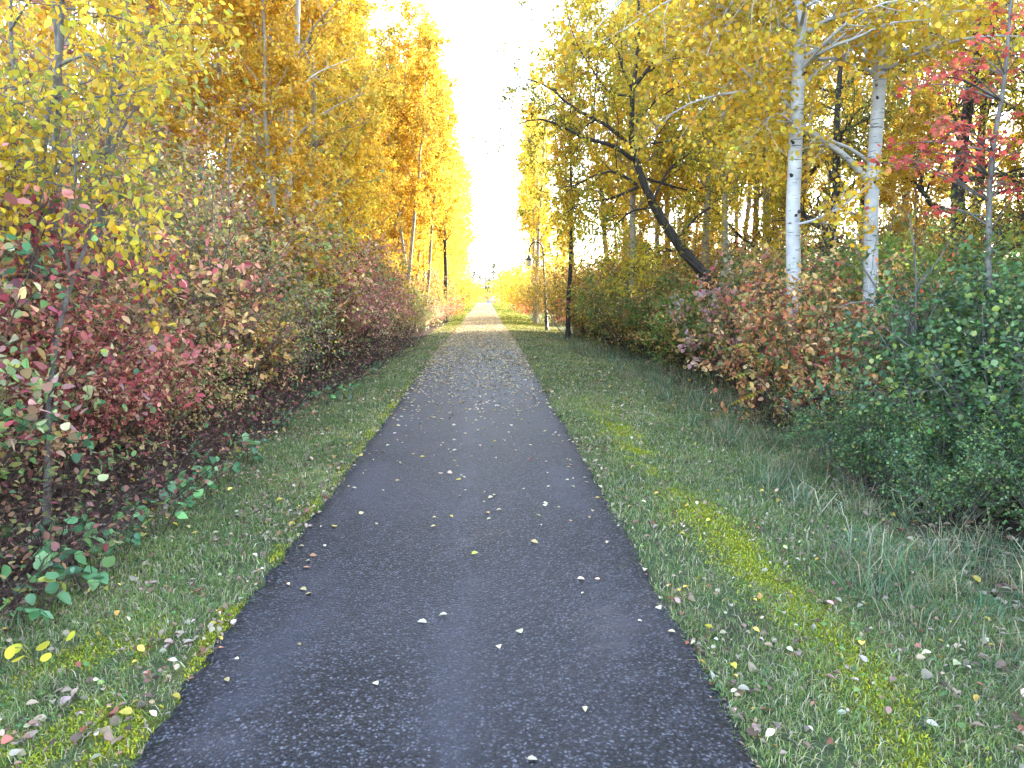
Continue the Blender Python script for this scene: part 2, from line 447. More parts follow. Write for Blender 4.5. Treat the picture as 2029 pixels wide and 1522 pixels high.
LITTER = [((.25, .18, .13), 3), ((.17, .11, .08), 2.5), ((.34, .27, .20), 2.5), ((.40, .34, .26), 1.0), ((.50, .36, .07), 0.9), ((.22, .09, .06), 0.8), ((.1, .07, .05), 1.2)]
CREAM = [((.62, .54, .37), 4), ((.54, .44, .26), 3), ((.44, .33, .16), 1.6), ((.55, .40, .1), 0.8), ((.34, .16, .1), 0.4)]

# ------------------------------------------------------------------ the setting: ground and path
def moss_w(x, y):
    xr = x - xc(y)
    n = fbm(x * 5.5, y * 3.2, 40); n2 = fbm(x * 1.7 + 9, y * 0.9, 44)
    right = np.exp(-((x - 1.62 - 0.25 * (n2 - 0.5)) / 0.175) ** 2) * sstep(0.32, 0.48, n2 * 0.45 + n * 0.55) * (1 - sstep(9, 13, y))
    left = np.exp(-((xr + 1.19) / 0.05) ** 2) * sstep(0.46, 0.6, n) * (1 - sstep(11, 16, y))
    corner = sstep(-2.25, -1.9, x) * (1 - sstep(-1.35, -1.2, x)) * (1 - sstep(2.9, 4.6, y)) * sstep(0.5, 0.62, n)
    return np.clip(right + left + 0.9 * corner, 0, 1)

def ground_col(x, y):
    x, y = np.broadcast_arrays(np.asarray(x, float), np.asarray(y, float))
    n = fbm(x * 1.1, y * 1.1, 20); n2 = fbm(x * 4, y * 4, 23)
    lawn = np.stack([.065 + .03 * n2, .085 + .04 * n, .042 + .015 * n2], -1)
    litter = np.stack([.050 + .03 * n2, .036 + .02 * n2, .028 + .012 * n2], -1)
    field = np.stack([.12 + .05 * n, .14 + .04 * n, .022 + 0 * n], -1)
    wild = np.maximum(sstep(-0.15, 0.35, left_edge(y) - x), sstep(0.0, 0.6, x - right_edge(y)))
    wild = wild * (1 - 0.8 * sstep(33, 38, y) * (x > 0))
    C = lawn * (1 - wild[..., None]) + litter * wild[..., None]
    bare = (sstep(0.56, 0.68, n) * (1 - wild))[..., None] * 0.6
    C = C * (1 - bare) + np.array([.075, .058, .045]) * bare
    far = np.maximum(sstep(34, 60, y), sstep(16, 30, np.abs(x)))[..., None]
    C = C * (1 - far) + field * far
    mw = moss_w(x, y)[..., None]
    return C * (1 - mw) + np.array([.15, .16, .018]) * mw

def grid_axis(parts):
    return np.unique(np.round(np.concatenate([np.arange(a, b, s) for a, b, s in parts]), 4))
gx = grid_axis([(-1200, -200, 100), (-200, -40, 16), (-40, -12, 3), (-12, -4.5, .5), (-4.5, 4.5, .09), (4.5, 12, .5), (12, 40, 3), (40, 200, 16), (200, 1201, 100)])
gy = grid_axis([(-120, -20, 20), (-20, 0, 2), (0, 16, .09), (16, 32, .2), (32, 60, .5), (60, 120, 1), (120, 240, 2), (240, 400, 16), (400, 2401, 200)])
GX, GY = np.meshgrid(gx, gy)
Vg = np.stack([GX, GY, gz(GX, GY)], -1).reshape(-1, 3)
nx, ny = len(gx), len(gy)
ii = (np.arange(ny - 1)[:, None] * nx + np.arange(nx - 1)[None]).ravel()
mb = MB()
mb.add(Vg, np.stack([ii, ii + 1, ii + nx + 1, ii + nx], -1), np.full(len(ii), 4), ground_col(GX, GY).reshape(-1, 3))
tag(mb.build('ground', M_GROUND, smooth=True), kind='structure')

py = grid_axis([(-8, 0, .5), (0, 16, .06), (16, 40, .15), (40, 120, .5), (120, 232, 1.5)])
pu = np.array([-1.0, -.97, -.9, -.8, -.7, -.6, -.5, -.4, -.3, -.2, -.1, -.05, 0, .05, .1, .2, .3, .4, .5, .6, .7, .8, .9, .97, 1.0])
PU, PY = np.meshgrid(pu, py)
edge = HALF + .015 + 0.04 * (fbm(PY * 1.6 + 50 * (PU > 0), PY * 0 + 3, 61) - 0.5) + 0.05 * (vnoise(PY * 14 + 7 * (PU > 0), PY * 0, 64) - .5) + 0.05 * (vnoise(PY * 6 + 70 * (PU > 0), PY * 0, 63) - 0.5)
PX = xc(PY) + PU * np.where(np.abs(PU) > 0.95, edge, HALF)
PZ = prof(PY) + 0.012 * (1 - PU ** 2) + 0.006 * (fbm(PX * 1.5, PY * 1.2, 66) - .5) - np.where(np.abs(PU) > .99, .03, 0)
rel = PU * HALF
wear = np.exp(-((rel - .0) / .10) ** 2) * .6 + np.exp(-((np.abs(rel) - .84) / .13) ** 2) * .7
wear = np.clip(wear * sstep(.42, .62, .6 * fbm(PX * 2.2, PY * .9, 70) + .4 * fbm(PX * 9, PY * 7, 72)) + .2 * sstep(.5, .8, fbm(PX * 1.2, PY * .8, 75)), 0, .5)
nx, ny = len(pu), len(py)
ii = (np.arange(ny - 1)[:, None] * nx + np.arange(nx - 1)[None]).ravel()
mb = MB()
mb.add(np.stack([PX, PY, PZ], -1).reshape(-1, 3), np.stack([ii, ii + 1, ii + nx + 1, ii + nx], -1), np.full(len(ii), 4), np.repeat(wear.reshape(-1, 1), 3, 1))
tag(mb.build('path', M_ASPH, smooth=True), kind='structure')
def pz(x, y):
    u = (x - xc(y)) / HALF
    return prof(y) + 0.012 * (1 - u ** 2) + 0.004

# ------------------------------------------------------------------ grass, moss, litter
rng = np.random.RandomState(7)
def blades(mb, x, y, z, h, w, C, lean=0.6, bend=0.5):
    n = len(x)
    a = rng.rand(n) * 6.283; f = rng.rand(n) * 6.283
    ld = np.stack([np.cos(a), np.sin(a)], -1) * (lean * rng.rand(n, 1) ** 0.8)
    wd = np.stack([np.cos(f), np.sin(f), 0 * f], -1) * (w / 2)[:, None]
    b = np.stack([x, y, z], -1); hh = h[:, None]
    mid = b + np.concatenate([ld * hh * .45, np.full((n, 1), .0) + hh * .55], 1)
    tip = b + np.concatenate([ld * hh * (1 + bend), hh * np.maximum(.25, 1 - .55 * np.linalg.norm(ld, axis=1, keepdims=True))], 1)
    V = np.stack([b - wd, b + wd, mid - wd * .8, mid + wd * .8, tip], 1).reshape(-1, 3)
    k = (np.arange(n) * 5)[:, None]
    L = np.concatenate([k + np.array([[0, 1, 3, 2]]), k + np.array([[2, 3, 4]])], 1)
    mb.add(V, L, np.tile([4, 3], n), np.repeat(C, 5, axis=0))

def scatter(n, x0, x1, y0, y1, keep):
    x = x0 + (x1 - x0) * rng.rand(n); y = y0 + (y1 - y0) * rng.rand(n)
    k = rng.rand(n) < keep(x, y)
    return x[k], y[k]

def lawn_keep(x, y):
    xr = x - xc(y)
    l = (xr < -1.05 - .11 * vnoise(y * 7, y * 0, 80)) & (x > left_edge(y) - .15)
    r = (xr > 1.05 + .11 * vnoise(y * 7, y * 0, 81)) & (x < right_edge(y) + .2)
    patch = .35 + .65 * sstep(.3, .55, fbm(x * 2.3, y * 2.3, 83))
    return (l | r) * patch * (1 - .65 * moss_w(x, y))
mb = MB()
for (y0, y1, dens, hh, ww) in [(1.6, 4.5, 8500, .042, .0042), (4.5, 8, 5500, .045, .006), (8, 14, 2600, .045, .008), (14, 24, 1100, .05, .014), (24, 45, 420, .06, .028), (45, 110, 60, .09, .08)]:
    x, y = scatter(int(dens * 6.2 * (y1 - y0)), -2.6, 3.6, y0, y1, lawn_keep)
    n = len(x)
    C = palette(rng, n, [((.125, .20, .062), 4), ((.17, .235, .066), 2.6), ((.21, .25, .08), 1.8), ((.38, .34, .22), 2.8)], None, .25)
    C = C * (1 - sstep(26, 40, y)[:, None] * np.array([.0, .12, .55]))
    tone = fbm(x * .9, y * .9, 86)[:, None]
    C = C * (.75 + .5 * tone) * np.array([1, 1, 1]) + (tone > .56) * np.array([.02, .012, 0])
    blades(mb, x, y, gz(x, y) - .004, hh * (.5 + rng.rand(n)), ww * (.7 + .6 * rng.rand(n)), C, 1.0)
x, y = scatter(26000, -2.6, 3.4, 1.7, 12, lambda x, y: lawn_keep(x, y) * np.interp(y, [2, 6, 12], [1, .6, .2]) * sstep(.45, .65, fbm(x * 2.7, y * 2.7, 88)))
n = len(x); a = rng.rand(n) * 6.283
leaves(mb, np.stack([x, y, gz(x, y) + .008 + .018 * rng.rand(n)], -1), np.stack([np.cos(a), np.sin(a), .35 * rng.rand(n)], -1), norm(np.array([0, 0, 1.0]) + .3 * rng.randn(n, 3)), .014 + .022 * rng.rand(n) ** 2, palette(rng, n, [((.10, .20, .07), 3), ((.15, .24, .07), 2), ((.07, .13, .05), 1)], None, .2), T_OVAL, 1.3)
tag(mb.build('grass', M_GRASS), kind='stuff', label='short shaded grass on both verges of the path')

mb = MB()
x, y = scatter(560000, -2.4, 2.2, 1.7, 16, lambda x, y: (moss_w(x, y) ** 1.0) * np.where(y < 5, 1, np.where(y < 9, .6, .35)) * (np.abs(x - xc(y)) > 1.04 + .1 * vnoise(y * 11, y * 0, 82)))
n = len(x)
C = palette(rng, n, [((.38, .40, .028), 3), ((.28, .33, .03), 2), ((.46, .44, .045), 1.3), ((.14, .20, .04), 1.0)], None, .22)
blades(mb, x, y, gz(x, y) + .002, .014 * (.5 + rng.rand(n)) * (1 + .5 * sstep(4, 9, y)), .006 * (1 + .12 * y) * (.6 + .6 * rng.rand(n)), C, .9)
tag(mb.build('moss', M_GRASS), kind='stuff', label='yellow-green moss in strips along the path edge and right verge')

def tuft_keep(x, y):
    r = right_edge(y)
    band = sstep(-.95, -.35, x - r + .35 * (fbm(y * .8, y * 0 + 4, 90) - .5)) * (1 - sstep(.7, 1.2, x - r))
    return band * (.25 + .75 * sstep(.4, .6, fbm(x * 1.6, y * 1.6, 92)))
mb = MB()
tx, ty = scatter(2600, 1.9, 5.0, 2.2, 30, tuft_keep)
lx, ly = scatter(500, -2.95, -2.15, 2.2, 20, lambda x, y: .5 * np.exp(-((x - left_edge(y) + .02) / .15) ** 2))
for (cx, cy, scale, cnt) in [(tx, ty, 1.0, 42), (lx, ly, .55, 26)]:
    for k in range(len(cx)):
        far = 1 + cy[k] / 9
        m = int(cnt / (.5 + .5 * far)); 
        hgt = scale * (.14 + .24 * rng.rand() ** 1.5)
        col = [((.085, .165, .085), 3), ((.14, .19, .08), 1.5), ((.34, .31, .21), 1.2)] if rng.rand() < .55 else [((.33, .29, .18), 3), ((.23, .22, .11), 2), ((.10, .16, .07), 2)]
        px_, py_ = cx[k] + .07 * rng.randn(m), cy[k] + .07 * rng.randn(m)
        blades(mb, px_, py_, gz(px_, py_) - .01, hgt * (.45 + .75 * rng.rand(m)), .0045 * far ** .6 * (.7 + .6 * rng.rand(m)), palette(rng, m, col, None, .2), 1.15, .75)
tag(mb.build('tall_grass', M_GRASS), kind='stuff', label='tall tufted grass in front of the shrubs')

# fallen leaves: the largest in view are objects of their own, the rest one sheet of litter
x, y = scatter(60000, -1.36, 1.05, 1.8, 60, lambda x, y: (np.abs(x - xc(y)) < 1.12) * np.interp(y, [2, 4, 6, 8, 10, 12, 15, 20, 27, 34, 60], [4, 4.6, 8.5, 16, 32, 60, 120, 190, 250, 250, 240]) / 449 * (.5 + fbm(x * 1.2, y * .8, 95)) * (1 + .5 * (np.abs(x - xc(y)) > .9)))
fx, fy, fz = x, y, pz(x, y) + .004
fs = (.022 + .028 * rng.rand(len(x))) * (1 + .45 * sstep(8, 18, y)); fc = palette(rng, len(x), CREAM, None, .15); fk = np.zeros(len(x), int)
def verge_keep(x, y):
    xr = x - xc(y)
    l = (xr < -1.1) & (x > left_edge(y) - .3); r = (xr > 1.1) & (x < right_edge(y) + .3)
    cl = sstep(.38, .62, fbm(x * 1.9, y * 1.9, 97))
    return (l * np.interp(y, [2, 5, 9, 14, 40], [470, 430, 260, 150, 110]) + r * np.interp(y, [2, 4, 8, 14, 40], [190, 150, 100, 80, 90])) / 470 * (.12 + .88 * cl) * (1 - .5 * moss_w(x, y)) * (1 + 1.2 * np.exp(-((np.abs(xr) - 1.2) / .1) ** 2))
x, y = scatter(int(470 * 6.2 * 38), -2.6, 3.6, 1.8, 40, verge_keep)
fx = np.concatenate([fx, x]); fy = np.concatenate([fy, y]); fz = np.concatenate([fz, gz(x, y) + .018 + .02 * rng.rand(len(x))])
fs = np.concatenate([fs, (.019 + .034 * rng.rand(len(x)) ** 1.8) * (1 + .3 * sstep(8, 16, y))])
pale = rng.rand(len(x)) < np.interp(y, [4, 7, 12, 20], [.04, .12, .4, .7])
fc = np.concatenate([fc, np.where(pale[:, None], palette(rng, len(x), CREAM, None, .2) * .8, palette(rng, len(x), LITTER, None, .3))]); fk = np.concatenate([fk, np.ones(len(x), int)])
seen = (np.abs(fx - .035 * fy) / fy < .70) & (fy > 2.25)
scr = np.where(seen, fs / fy * np.where(fk == 0, 3.2, 1.0), 0)
big = np.argsort(-scr)[:290]
rest = np.ones(len(fx), bool); rest[big] = False
leafmesh = []
for k in range(7):
    mb = MB(); r2 = np.random.RandomState(300 + k)
    tpl = [T_CURL, T_BROAD, T_CURL, T_OVAL, T_BROAD, T_CURL, T_MAPLE][k] if k < 6 else T_CURL
    leaves(mb, np.zeros((1, 3)) + [0, -.5, 0], np.array([[0, 1.0, 0]]), np.array([[.12 * r2.randn(), 0, 1.0]]), [1.0], np.ones((1, 3)), tpl, .85 + .4 * r2.rand())
    st = np.array([[[0, -.5, 0], [.04 * r2.randn(), -.72, .03], [.1 * r2.randn(), -.95, .05]]])
    tubes(mb, st, np.full((1, 3), .014), 3, (.5, .4, .25))
    me = mb.mesh('fallen_leaf'); me.materials.append(M_DRY); leafmesh.append(me)
def leaf_word(c):
    r, g, b = c
    if r > .36 and b > .16: return 'cream'
    if r > .3 and g > .6 * r: return 'yellow'
    if r > .22 and g < .55 * r: return 'reddish'
    if r > .2: return 'tan'
    return 'dark brown'
for i in big:
    o = bpy.data.objects.new('fallen_leaf', leafmesh[rng.randint(len(leafmesh))]); COL.objects.link(o)
    tl = .12 if fk[i] == 0 else .35
    o.location = (fx[i], fy[i], fz[i]); o.scale = (fs[i],) * 3
    o.rotation_euler = (tl * rng.randn(), tl * rng.randn(), 6.283 * rng.rand())
    o.color = (*fc[i], 1)
    w = leaf_word(fc[i])
    if fk[i] == 0:
        tag(o, f'{w} fallen leaf lying on the dark asphalt path, ' + ('close to the camera' if fy[i] < 5 else 'farther up the path'), 'leaf', 'fallen leaves on the asphalt')
    else:
        tag(o, f'{w} fallen leaf lying in the grass of the {"left" if fx[i] < 0 else "right"} verge', 'leaf', f'fallen leaves on the {"left" if fx[i] < 0 else "right"} verge')
mb = MB()
idx = np.where(rest)[0]; k = len(idx)
ang = rng.rand(k) * 6.283; tl = np.where(fk[idx] == 0, .15, .45)[:, None]
d = norm(np.stack([np.cos(ang), np.sin(ang), np.zeros(k)], -1) + np.concatenate([np.zeros((k, 2)), tl * rng.randn(k, 1)], 1))
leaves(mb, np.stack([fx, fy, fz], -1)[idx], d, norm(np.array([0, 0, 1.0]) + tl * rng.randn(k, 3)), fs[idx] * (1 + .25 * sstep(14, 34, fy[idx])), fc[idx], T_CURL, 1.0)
x, y = scatter(12000, -1.3, 1.2, 60, 106, lambda x, y: np.abs(x - xc(y)) < 1.05)
k = len(x); ang = rng.rand(k) * 6.283
leaves(mb, np.stack([x, y, pz(x, y) + .005], -1), np.stack([np.cos(ang), np.sin(ang), .1 * rng.randn(k)], -1), norm(np.array([0, 0, 1.0]) + .15 * rng.randn(k, 3)), np.full(k, .075), palette(rng, k, CREAM, None, .15), T_KITE, 1.3)
x, y = scatter(26000, -6, -2.3, 2.5, 26, lambda x, y: .7 * (x < left_edge(y)))
x2, y2 = scatter(16000, 2.5, 7, 3, 24, lambda x, y: .6 * (x > right_edge(y)))
x, y = np.concatenate([x, x2]), np.concatenate([y, y2]); k = len(x); ang = rng.rand(k) * 6.283
leaves(mb, np.stack([x, y, gz(x, y) + .012 + .02 * rng.rand(k)], -1), np.stack([np.cos(ang), np.sin(ang), .3 * rng.randn(k)], -1), norm(np.array([0, 0, 1.0]) + .4 * rng.randn(k, 3)), .04 + .035 * rng.rand(k), palette(rng, k, LITTER, None, .35) * .8, T_CURL, 1.0)
tag(mb.build('leaf_litter', M_DRY), kind='stuff', label='pale and brown fallen leaves strewn over path, verges and thicket floor')

# ------------------------------------------------------------------ growing things: prototypes
def make_aspen(name, seed, H, t0, pal, bark, limb=2.5, leaf=.072, per=24, limbs=38, tpl=T_ROUND, trunk_r=.085, spread=(38, 68)):
    r = np.random.RandomState(seed)
    root = empty(name)
    tk = np.zeros((1, 14, 3)); tk[0, :, 2] = np.linspace(0, H, 14)
    tk[0, 1:, :2] = np.cumsum(.045 * H / 13 * r.randn(13, 2), 0)
    tr = (trunk_r * (1 - np.linspace(0, 1, 14)) ** .8 + .008)[None]
    tr[0, 0] *= 1.35
    wood = MB(); tubes(wood, tk, tr, 8)
    prof_ = lambda t: limb * np.clip(1.08 - .85 * ((t - t0) / (1 - t0)) ** 1.3, .22, 1) * np.clip(.45 + 2.2 * (t - t0), 0, 1)
    L, lr = grow(r, tk, tr, limbs, t0, .99, prof_, spread, 7, .10, .12, .42, .25)
    B, br = grow(r, L, lr, 6, .2, 1.0, lambda t: .36 * limb * (1.15 - .6 * t), (30, 65), 5, .03, .16, .55, .35)
    tubes(wood, L, lr, 5); tubes(wood, B, br, 3)
    T, tr2 = grow(r, B, br, 4, .15, 1.0, .34 * (limb / 2.5), (30, 75), 4, -.04, .2, .6, .4, .0015)
    tubes(wood, T, tr2, 3)
    wood.build('trunk', bark, root, True)
    cr = MB()
    keep = r.rand(len(T)) < .93
    leaf_twigs(r, cr, T[keep], per, leaf, pal, tpl, .0, .3, .5, .05, 1.05, 24)
    cr.build('crown', M_LEAF, root)
    return root

def make_shrub(name, seed, H, R, stems, pal, leaf, tpl=T_OVAL, br=6, tw=4, per=9, t0=.3, bark=None, mat=None, wid=1.0, droop=.25, stem_r=.011, arch=-.02, jit=.03, upw=.8):
    r = np.random.RandomState(seed)
    root = empty(name)
    az = np.arange(stems) * 2.39996 + r.rand(stems)
    rad = np.sqrt((np.arange(stems) + .5) / stems)
    p0 = np.stack([np.cos(az) * rad * .22 * R, np.sin(az) * rad * .22 * R, np.zeros(stems)], -1)
    tilt = np.arctan2(R * rad, H * (.72 + .1 * r.randn(stems)))
    d = np.stack([np.cos(az) * np.sin(tilt), np.sin(az) * np.sin(tilt), np.cos(tilt)], -1)
    L = np.sqrt((R * rad) ** 2 + (H * np.sqrt(1 - .6 * rad ** 2)) ** 2) * (.8 + .3 * r.rand(stems))
    P = 8; pts = [p0]; p = p0
    for k in range(P - 1):
        d = norm(d + .09 * r.randn(stems, 3) + np.array([0, 0, .06 if k < 3 else arch]))
        p = p + d * (L / (P - 1))[:, None]; pts.append(p)
    st = np.stack(pts, 1); sr = stem_r * (.7 + .6 * r.rand(stems, 1)) * np.linspace(1, .25, P)[None]
    wood = MB(); tubes(wood, st, sr, 5)
    B, bR = grow(r, st, sr, br, max(.12, t0 - .12), 1.0, lambda t: .34 * H * (1.1 - .5 * t), (25, 65), 5, .05, .14, .6, .35, .0015)
    T, tR = grow(r, B, bR, tw, .2, 1.0, .15 * H, (25, 70), 4, .02, .18, .7, .4, .0012)
    tubes(wood, B, bR, 3); tubes(wood, T, tR, 3)
    wood.build('stems', bark or M_STEM, root, True)
    fo = MB()
    h = T[:, -1, 2] / H
    keep = r.rand(len(T)) < sstep(t0 - .18, t0 + .12, h) * .96 + .02
    leaf_twigs(r, fo, T[keep], per, leaf, pal, tpl, .1, droop, upw, jit, wid, tw * 2)
    fo.build('foliage', mat or M_LEAF, root)
    return root

def crown_on(r, root, limbs, wood, pal, bark, tpl, leaf, per, br=(7, .9), tw=(5, .38), droop=.3, up=.03, leafmat=None, jit=.05, wid=1.0, t0=.2, bias=None, group=16):
    """limbs: list of (pts (P,3), r0, r1): grows branches, twigs and leaves on them and builds trunk and crown"""
    Ls = np.stack([smooth_line(p, 10) for p, _, _ in limbs])
    rs = np.stack([np.linspace(a, b, 10) for _, a, b in limbs])
    tubes(wood, Ls, rs, 6)
    ln = np.linalg.norm(np.diff(Ls, axis=1), axis=2).sum(1)
    B, bR = grow(r, Ls, rs, br[0], t0, 1.0, br[1], (28, 70), 6, up, .15, .5, .3, .003, bias)
    T, tR = grow(r, B, bR, tw[0], .12, 1.0, tw[1], (25, 75), 5, -.03, .18, .6, .4, .0015)
    tubes(wood, B, bR, 4); tubes(wood, T, tR, 3)
    wood.build('trunk', bark, root, True)
    cr = MB()
    leaf_twigs(r, cr, T, per, leaf, pal, tpl, .05, droop, .6, jit, wid, group)
    return cr, T

# ------------------------------------------------------------------ left: aspen wall
A = [make_aspen('aspen_tree', 11, 12.5, .13, GOLD, M_ASPEN, 2.4), make_aspen('aspen_tree', 12, 14.5, .16, GOLD, M_ASPEN, 2.6),
     make_aspen('aspen_tree', 13, 11.0, .10, GOLDB, M_ASPEN, 2.2), make_aspen('aspen_tree', 14, 13.5, .20, GOLD, M_ASPEN, 2.5)]
rg = np.random.RandomState(21)
def wall(rows, side, who):
    for (row, xs, y0, y1, step, sc) in rows:
        y, k = y0, 0
        while y < y1:
            x = side * (xs[0] + (xs[1] - xs[0]) * rg.rand()); yy = y + .7 * rg.randn()
            s = sc * (.82 + .36 * rg.rand())
            v = .98 + .36 * rg.rand(); g = .88 + .26 * rg.rand()
            place(A[rg.randint(4)], x, yy, rg.rand() * 6.28, s, f'golden aspen in the {row} row of the {who} roadside trees, {ORD[min(k, 39)]} from the camera', 'tree', f'aspens along the {who} side', (v, v * g, v), tilt=.035 * rg.randn())
            y += step * (.8 + .4 * rg.rand()); k += 1
wall([('front', (3.7, 4.7), 13.5, 44, 1.9, .92), ('front far', (3.2, 4.2), 46, 112, 3.6, 1.10), ('middle', (5.8, 7.6), 10, 60, 2.8, 1.0), ('back', (9, 13), 5, 66, 2.8, 1.12)], -1, 'left')

r = np.random.RandomState(28)
b = np.array([-4.15, 15.6, float(gz(-4.15, 15.6)) - .05])
root = tag(empty('aspen_tree', b), 'tall aspen with a conspicuous pale grey trunk before the golden left wall', 'tree', 'aspens along the left side')
wood = MB()
q = np.array([at(u, v, 15.6) for u, v in [(560, 740), (566, 500), (572, 330), (577, 200), (588, 90), (590, 0), (596, -150), (600, -330)]]) - b; q[0] = 0
st = smooth_line(q, 26)[None]; tubes(wood, st, np.linspace(.092, .03, 26)[None], 10)
Ls = []
for k in range(16):
    t = .42 + .56 * (k + r.rand()) / 16; p, tn, rr = lerp_at(st, np.linspace(.092, .03, 26)[None], np.array([[t]])); a = k * 2.4
    e = np.array([math.cos(a), math.sin(a), 1.0]); ln = 1.0 + .7 * r.rand(); p = p[0, 0]
    Ls.append((np.array([p, p + e * ln * .35, p + e * ln * [.8, .8, .6], p + e * ln * [1.1, 1.1, .75]]), rr[0, 0] * .4, .005))
cr, T = crown_on(r, root, Ls, wood, GOLD, birch_material('pale_aspen_bark', (.46, .43, .38), (.06, .05, .045), 14, .67), T_ROUND, .066, 7, (5, .55), (4, .3), .3, .03, t0=.3, wid=1.05)
cr.build('crown', M_LEAF, root)

DT = make_aspen('aspen_tree', 15, 12.0, .36, GOLD, M_DARK, 1.9, .075, 22, 26, trunk_r=.12)
place(DT, -2.3, 45, .6, 1.0, 'slim dark trunk standing alone nearest the path at the left wall far end', 'tree', 'aspens along the left side', sink=.1)
ST = make_aspen('aspen_tree', 16, 11.5, .40, GOLD, M_ASPEN, 1.8, .072, 22, 26, trunk_r=.085)
for k, (x, y) in enumerate([(-3.0, 33), (-2.75, 34.5), (-3.25, 35.5), (-2.85, 37.5), (-3.5, 32)]):
    place(ST, x, y, k * 1.9, .95 + .1 * rg.rand(), f'slender bare-stemmed aspen in the cluster left of the slim dark trunk, {ORD[k]} of five', 'tree', 'aspens along the left side', tilt=.05 * rg.randn())

# ------------------------------------------------------------------ left: dogwood thicket
DW = [make_shrub('dogwood_shrub', 31, 2.2, 1.15, 17, WINE, .054, br=7, tw=5), make_shrub('dogwood_shrub', 32, 2.4, 1.1, 18, WINE, .056, br=7, tw=5), make_shrub('dogwood_shrub', 33, 2.0, 1.2, 17, TAN, .054, br=7, tw=5),
      make_shrub('dogwood_shrub', 34, 2.3, 1.15, 18, TAN, .054, br=7, tw=5), make_shrub('dogwood_shrub', 35, 2.2, 1.1, 17, WINE + TAN, .055, br=7, tw=5)]
PK = [make_shrub('dogwood_shrub', 36, 2.0, 1.0, 14, PINKY, .058, T_BROAD, 6, 4, 7), make_shrub('dogwood_shrub', 37, 2.2, 1.0, 15, PINKY + TAN + RUST[:3], .058, T_BROAD, 6, 4, 7)]
YS = [make_shrub('hazel_shrub', 38, 3.4, 1.5, 18, GOLD + TAN + OLIVE, .062, T_ROUND, 7, 5, 9, t0=.28, bark=M_GREY), make_shrub('hazel_shrub', 39, 3.8, 1.5, 18, OLIVE[:2] + TAN + SAGE + WINE[1:3] + LEMON[1:2], .052, T_OVAL, 7, 4, 7, t0=.3, bark=M_GREY)]
for (row, xo, y0, y1, step, sc) in [('front', 1.02, 4.3, 24, 1.15, .86), ('middle', 2.0, 5.2, 24, 1.35, 1.26), ('back', 2.9, 7.0, 24, 1.7, 1.55), ('far front', .8, 25, 62, 2.0, .72), ('far back', 1.7, 25, 62, 2.4, 1.0)]:
    y, k = y0, 0
    while y < y1:
        near = y < 7.2
        pr = PK[rg.randint(2)] if near and row == 'front' and rg.rand() < .75 else DW[rg.randint(5)]
        x = float(left_edge(y)) - xo - .25 * rg.rand()
        red = pr in (DW[0], DW[1])
        v = 1.2 + .5 * rg.rand(); h1, h2 = .22 * rg.randn(), .2 * rg.randn()
        place(pr, x, y, rg.rand() * 6.28, sc * (.74 + .5 * rg.rand()), f'{"wine red" if red else "mixed tan-red"} dogwood, {row} row of left thicket, {ORD[min(k, 39)]} from camera', 'shrub', 'dogwoods of the left thicket', (v * math.exp(.6 * h1), v * math.exp(-.6 * h1), v * math.exp(h2)), tilt=.12 * rg.randn())
        y += step * (.8 + .4 * rg.rand()); k += 1
for k, (x, y, p, s) in enumerate([(-4.6, 8.6, 1, 1.05), (-5.4, 11.5, 1, 1.15), (-4.5, 13.2, 0, 1.0), (-5.6, 15.5, 0, 1.1), (-4.6, 18, 0, .95), (-5.2, 21, 0, 1.0), (-4.4, 24.5, 0, .9), (-4.8, 28, 0, .95), (-4.3, 33, 0, .9), (-4.2, 38, 0, .9), (-6.5, 8, 1, 1.2), (-7.2, 11, 0, 1.2), (-6.4, 5.5, 1, 1.2), (-3.9, 7.4, 1, .8), (-3.7, 16.4, 0, .8), (-3.5, 20, 0, .78), (-3.6, 23, 0, .8), (-3.5, 26.5, 0, .75), (-3.3, 30, 0, .75), (-3.5, 35.5, 0, .8), (-3.4, 41, 0, .8), (-3.3, 47, 0, .8), (-3.2, 53, 0, .85), (-4.0, 14.6, 0, .9), (-3.8, 10.6, 1, .85), (-4.9, 7.4, 1, 1.15), (-5.6, 9.4, 1, 1.3), (-4.2, 9.9, 1, 1.1), (-6.8, 9.6, 1, 1.4)]):
    place(YS[p], x, y, rg.rand() * 6.28, s, f'tall {"sage and tan" if p else "ochre"} hazel rising behind the left thicket, {ORD[k]} from the camera', 'shrub', 'tall hazels behind the left thicket', tilt=.1 * rg.randn())

BR = [make_shrub('bramble', 41 + k, .75, .85, 34, TAN[:3] + WINE[:2] + SEED[:1], .045, T_OVAL, 4, 2, 1, t0=.35, stem_r=.005, arch=-.12) for k in range(2)]
for k, (x, y, s) in enumerate([(-2.95, 3.15, .9), (-2.75, 4.0, .9), (-3.3, 4.3, 1.1), (-2.85, 5.0, 1.0), (-2.8, 6.1, 1.0), (-3.0, 7.1, 1.0), (-2.85, 8.3, 1.1), (-2.9, 9.6, 1.1), (-3.0, 11.2, 1.1), (-2.75, 12.8, 1.1), (-2.65, 14.6, 1.1), (-2.5, 16.6, 1.1), (-2.4, 19, 1.1), (-2.35, 22, 1.2)]):
    place(BR[k % 2], x, y, 2.2 * k, s, f'low dark tangle of bare brambles at the foot of the left thicket, {ORD[k]} from camera', 'shrub', 'bare brambles under the left thicket')
for k, (x, y, s) in enumerate([(-3.15, 3.2, .62), (-3.5, 4.0, .8)]):
    place(PK[k], x, y, k, s, ['small pinkish dogwood at the left frame edge beside the seedlings', 'pinkish dogwood just behind the smallest one at the left edge'][k], 'shrub', 'dogwoods of the left thicket')
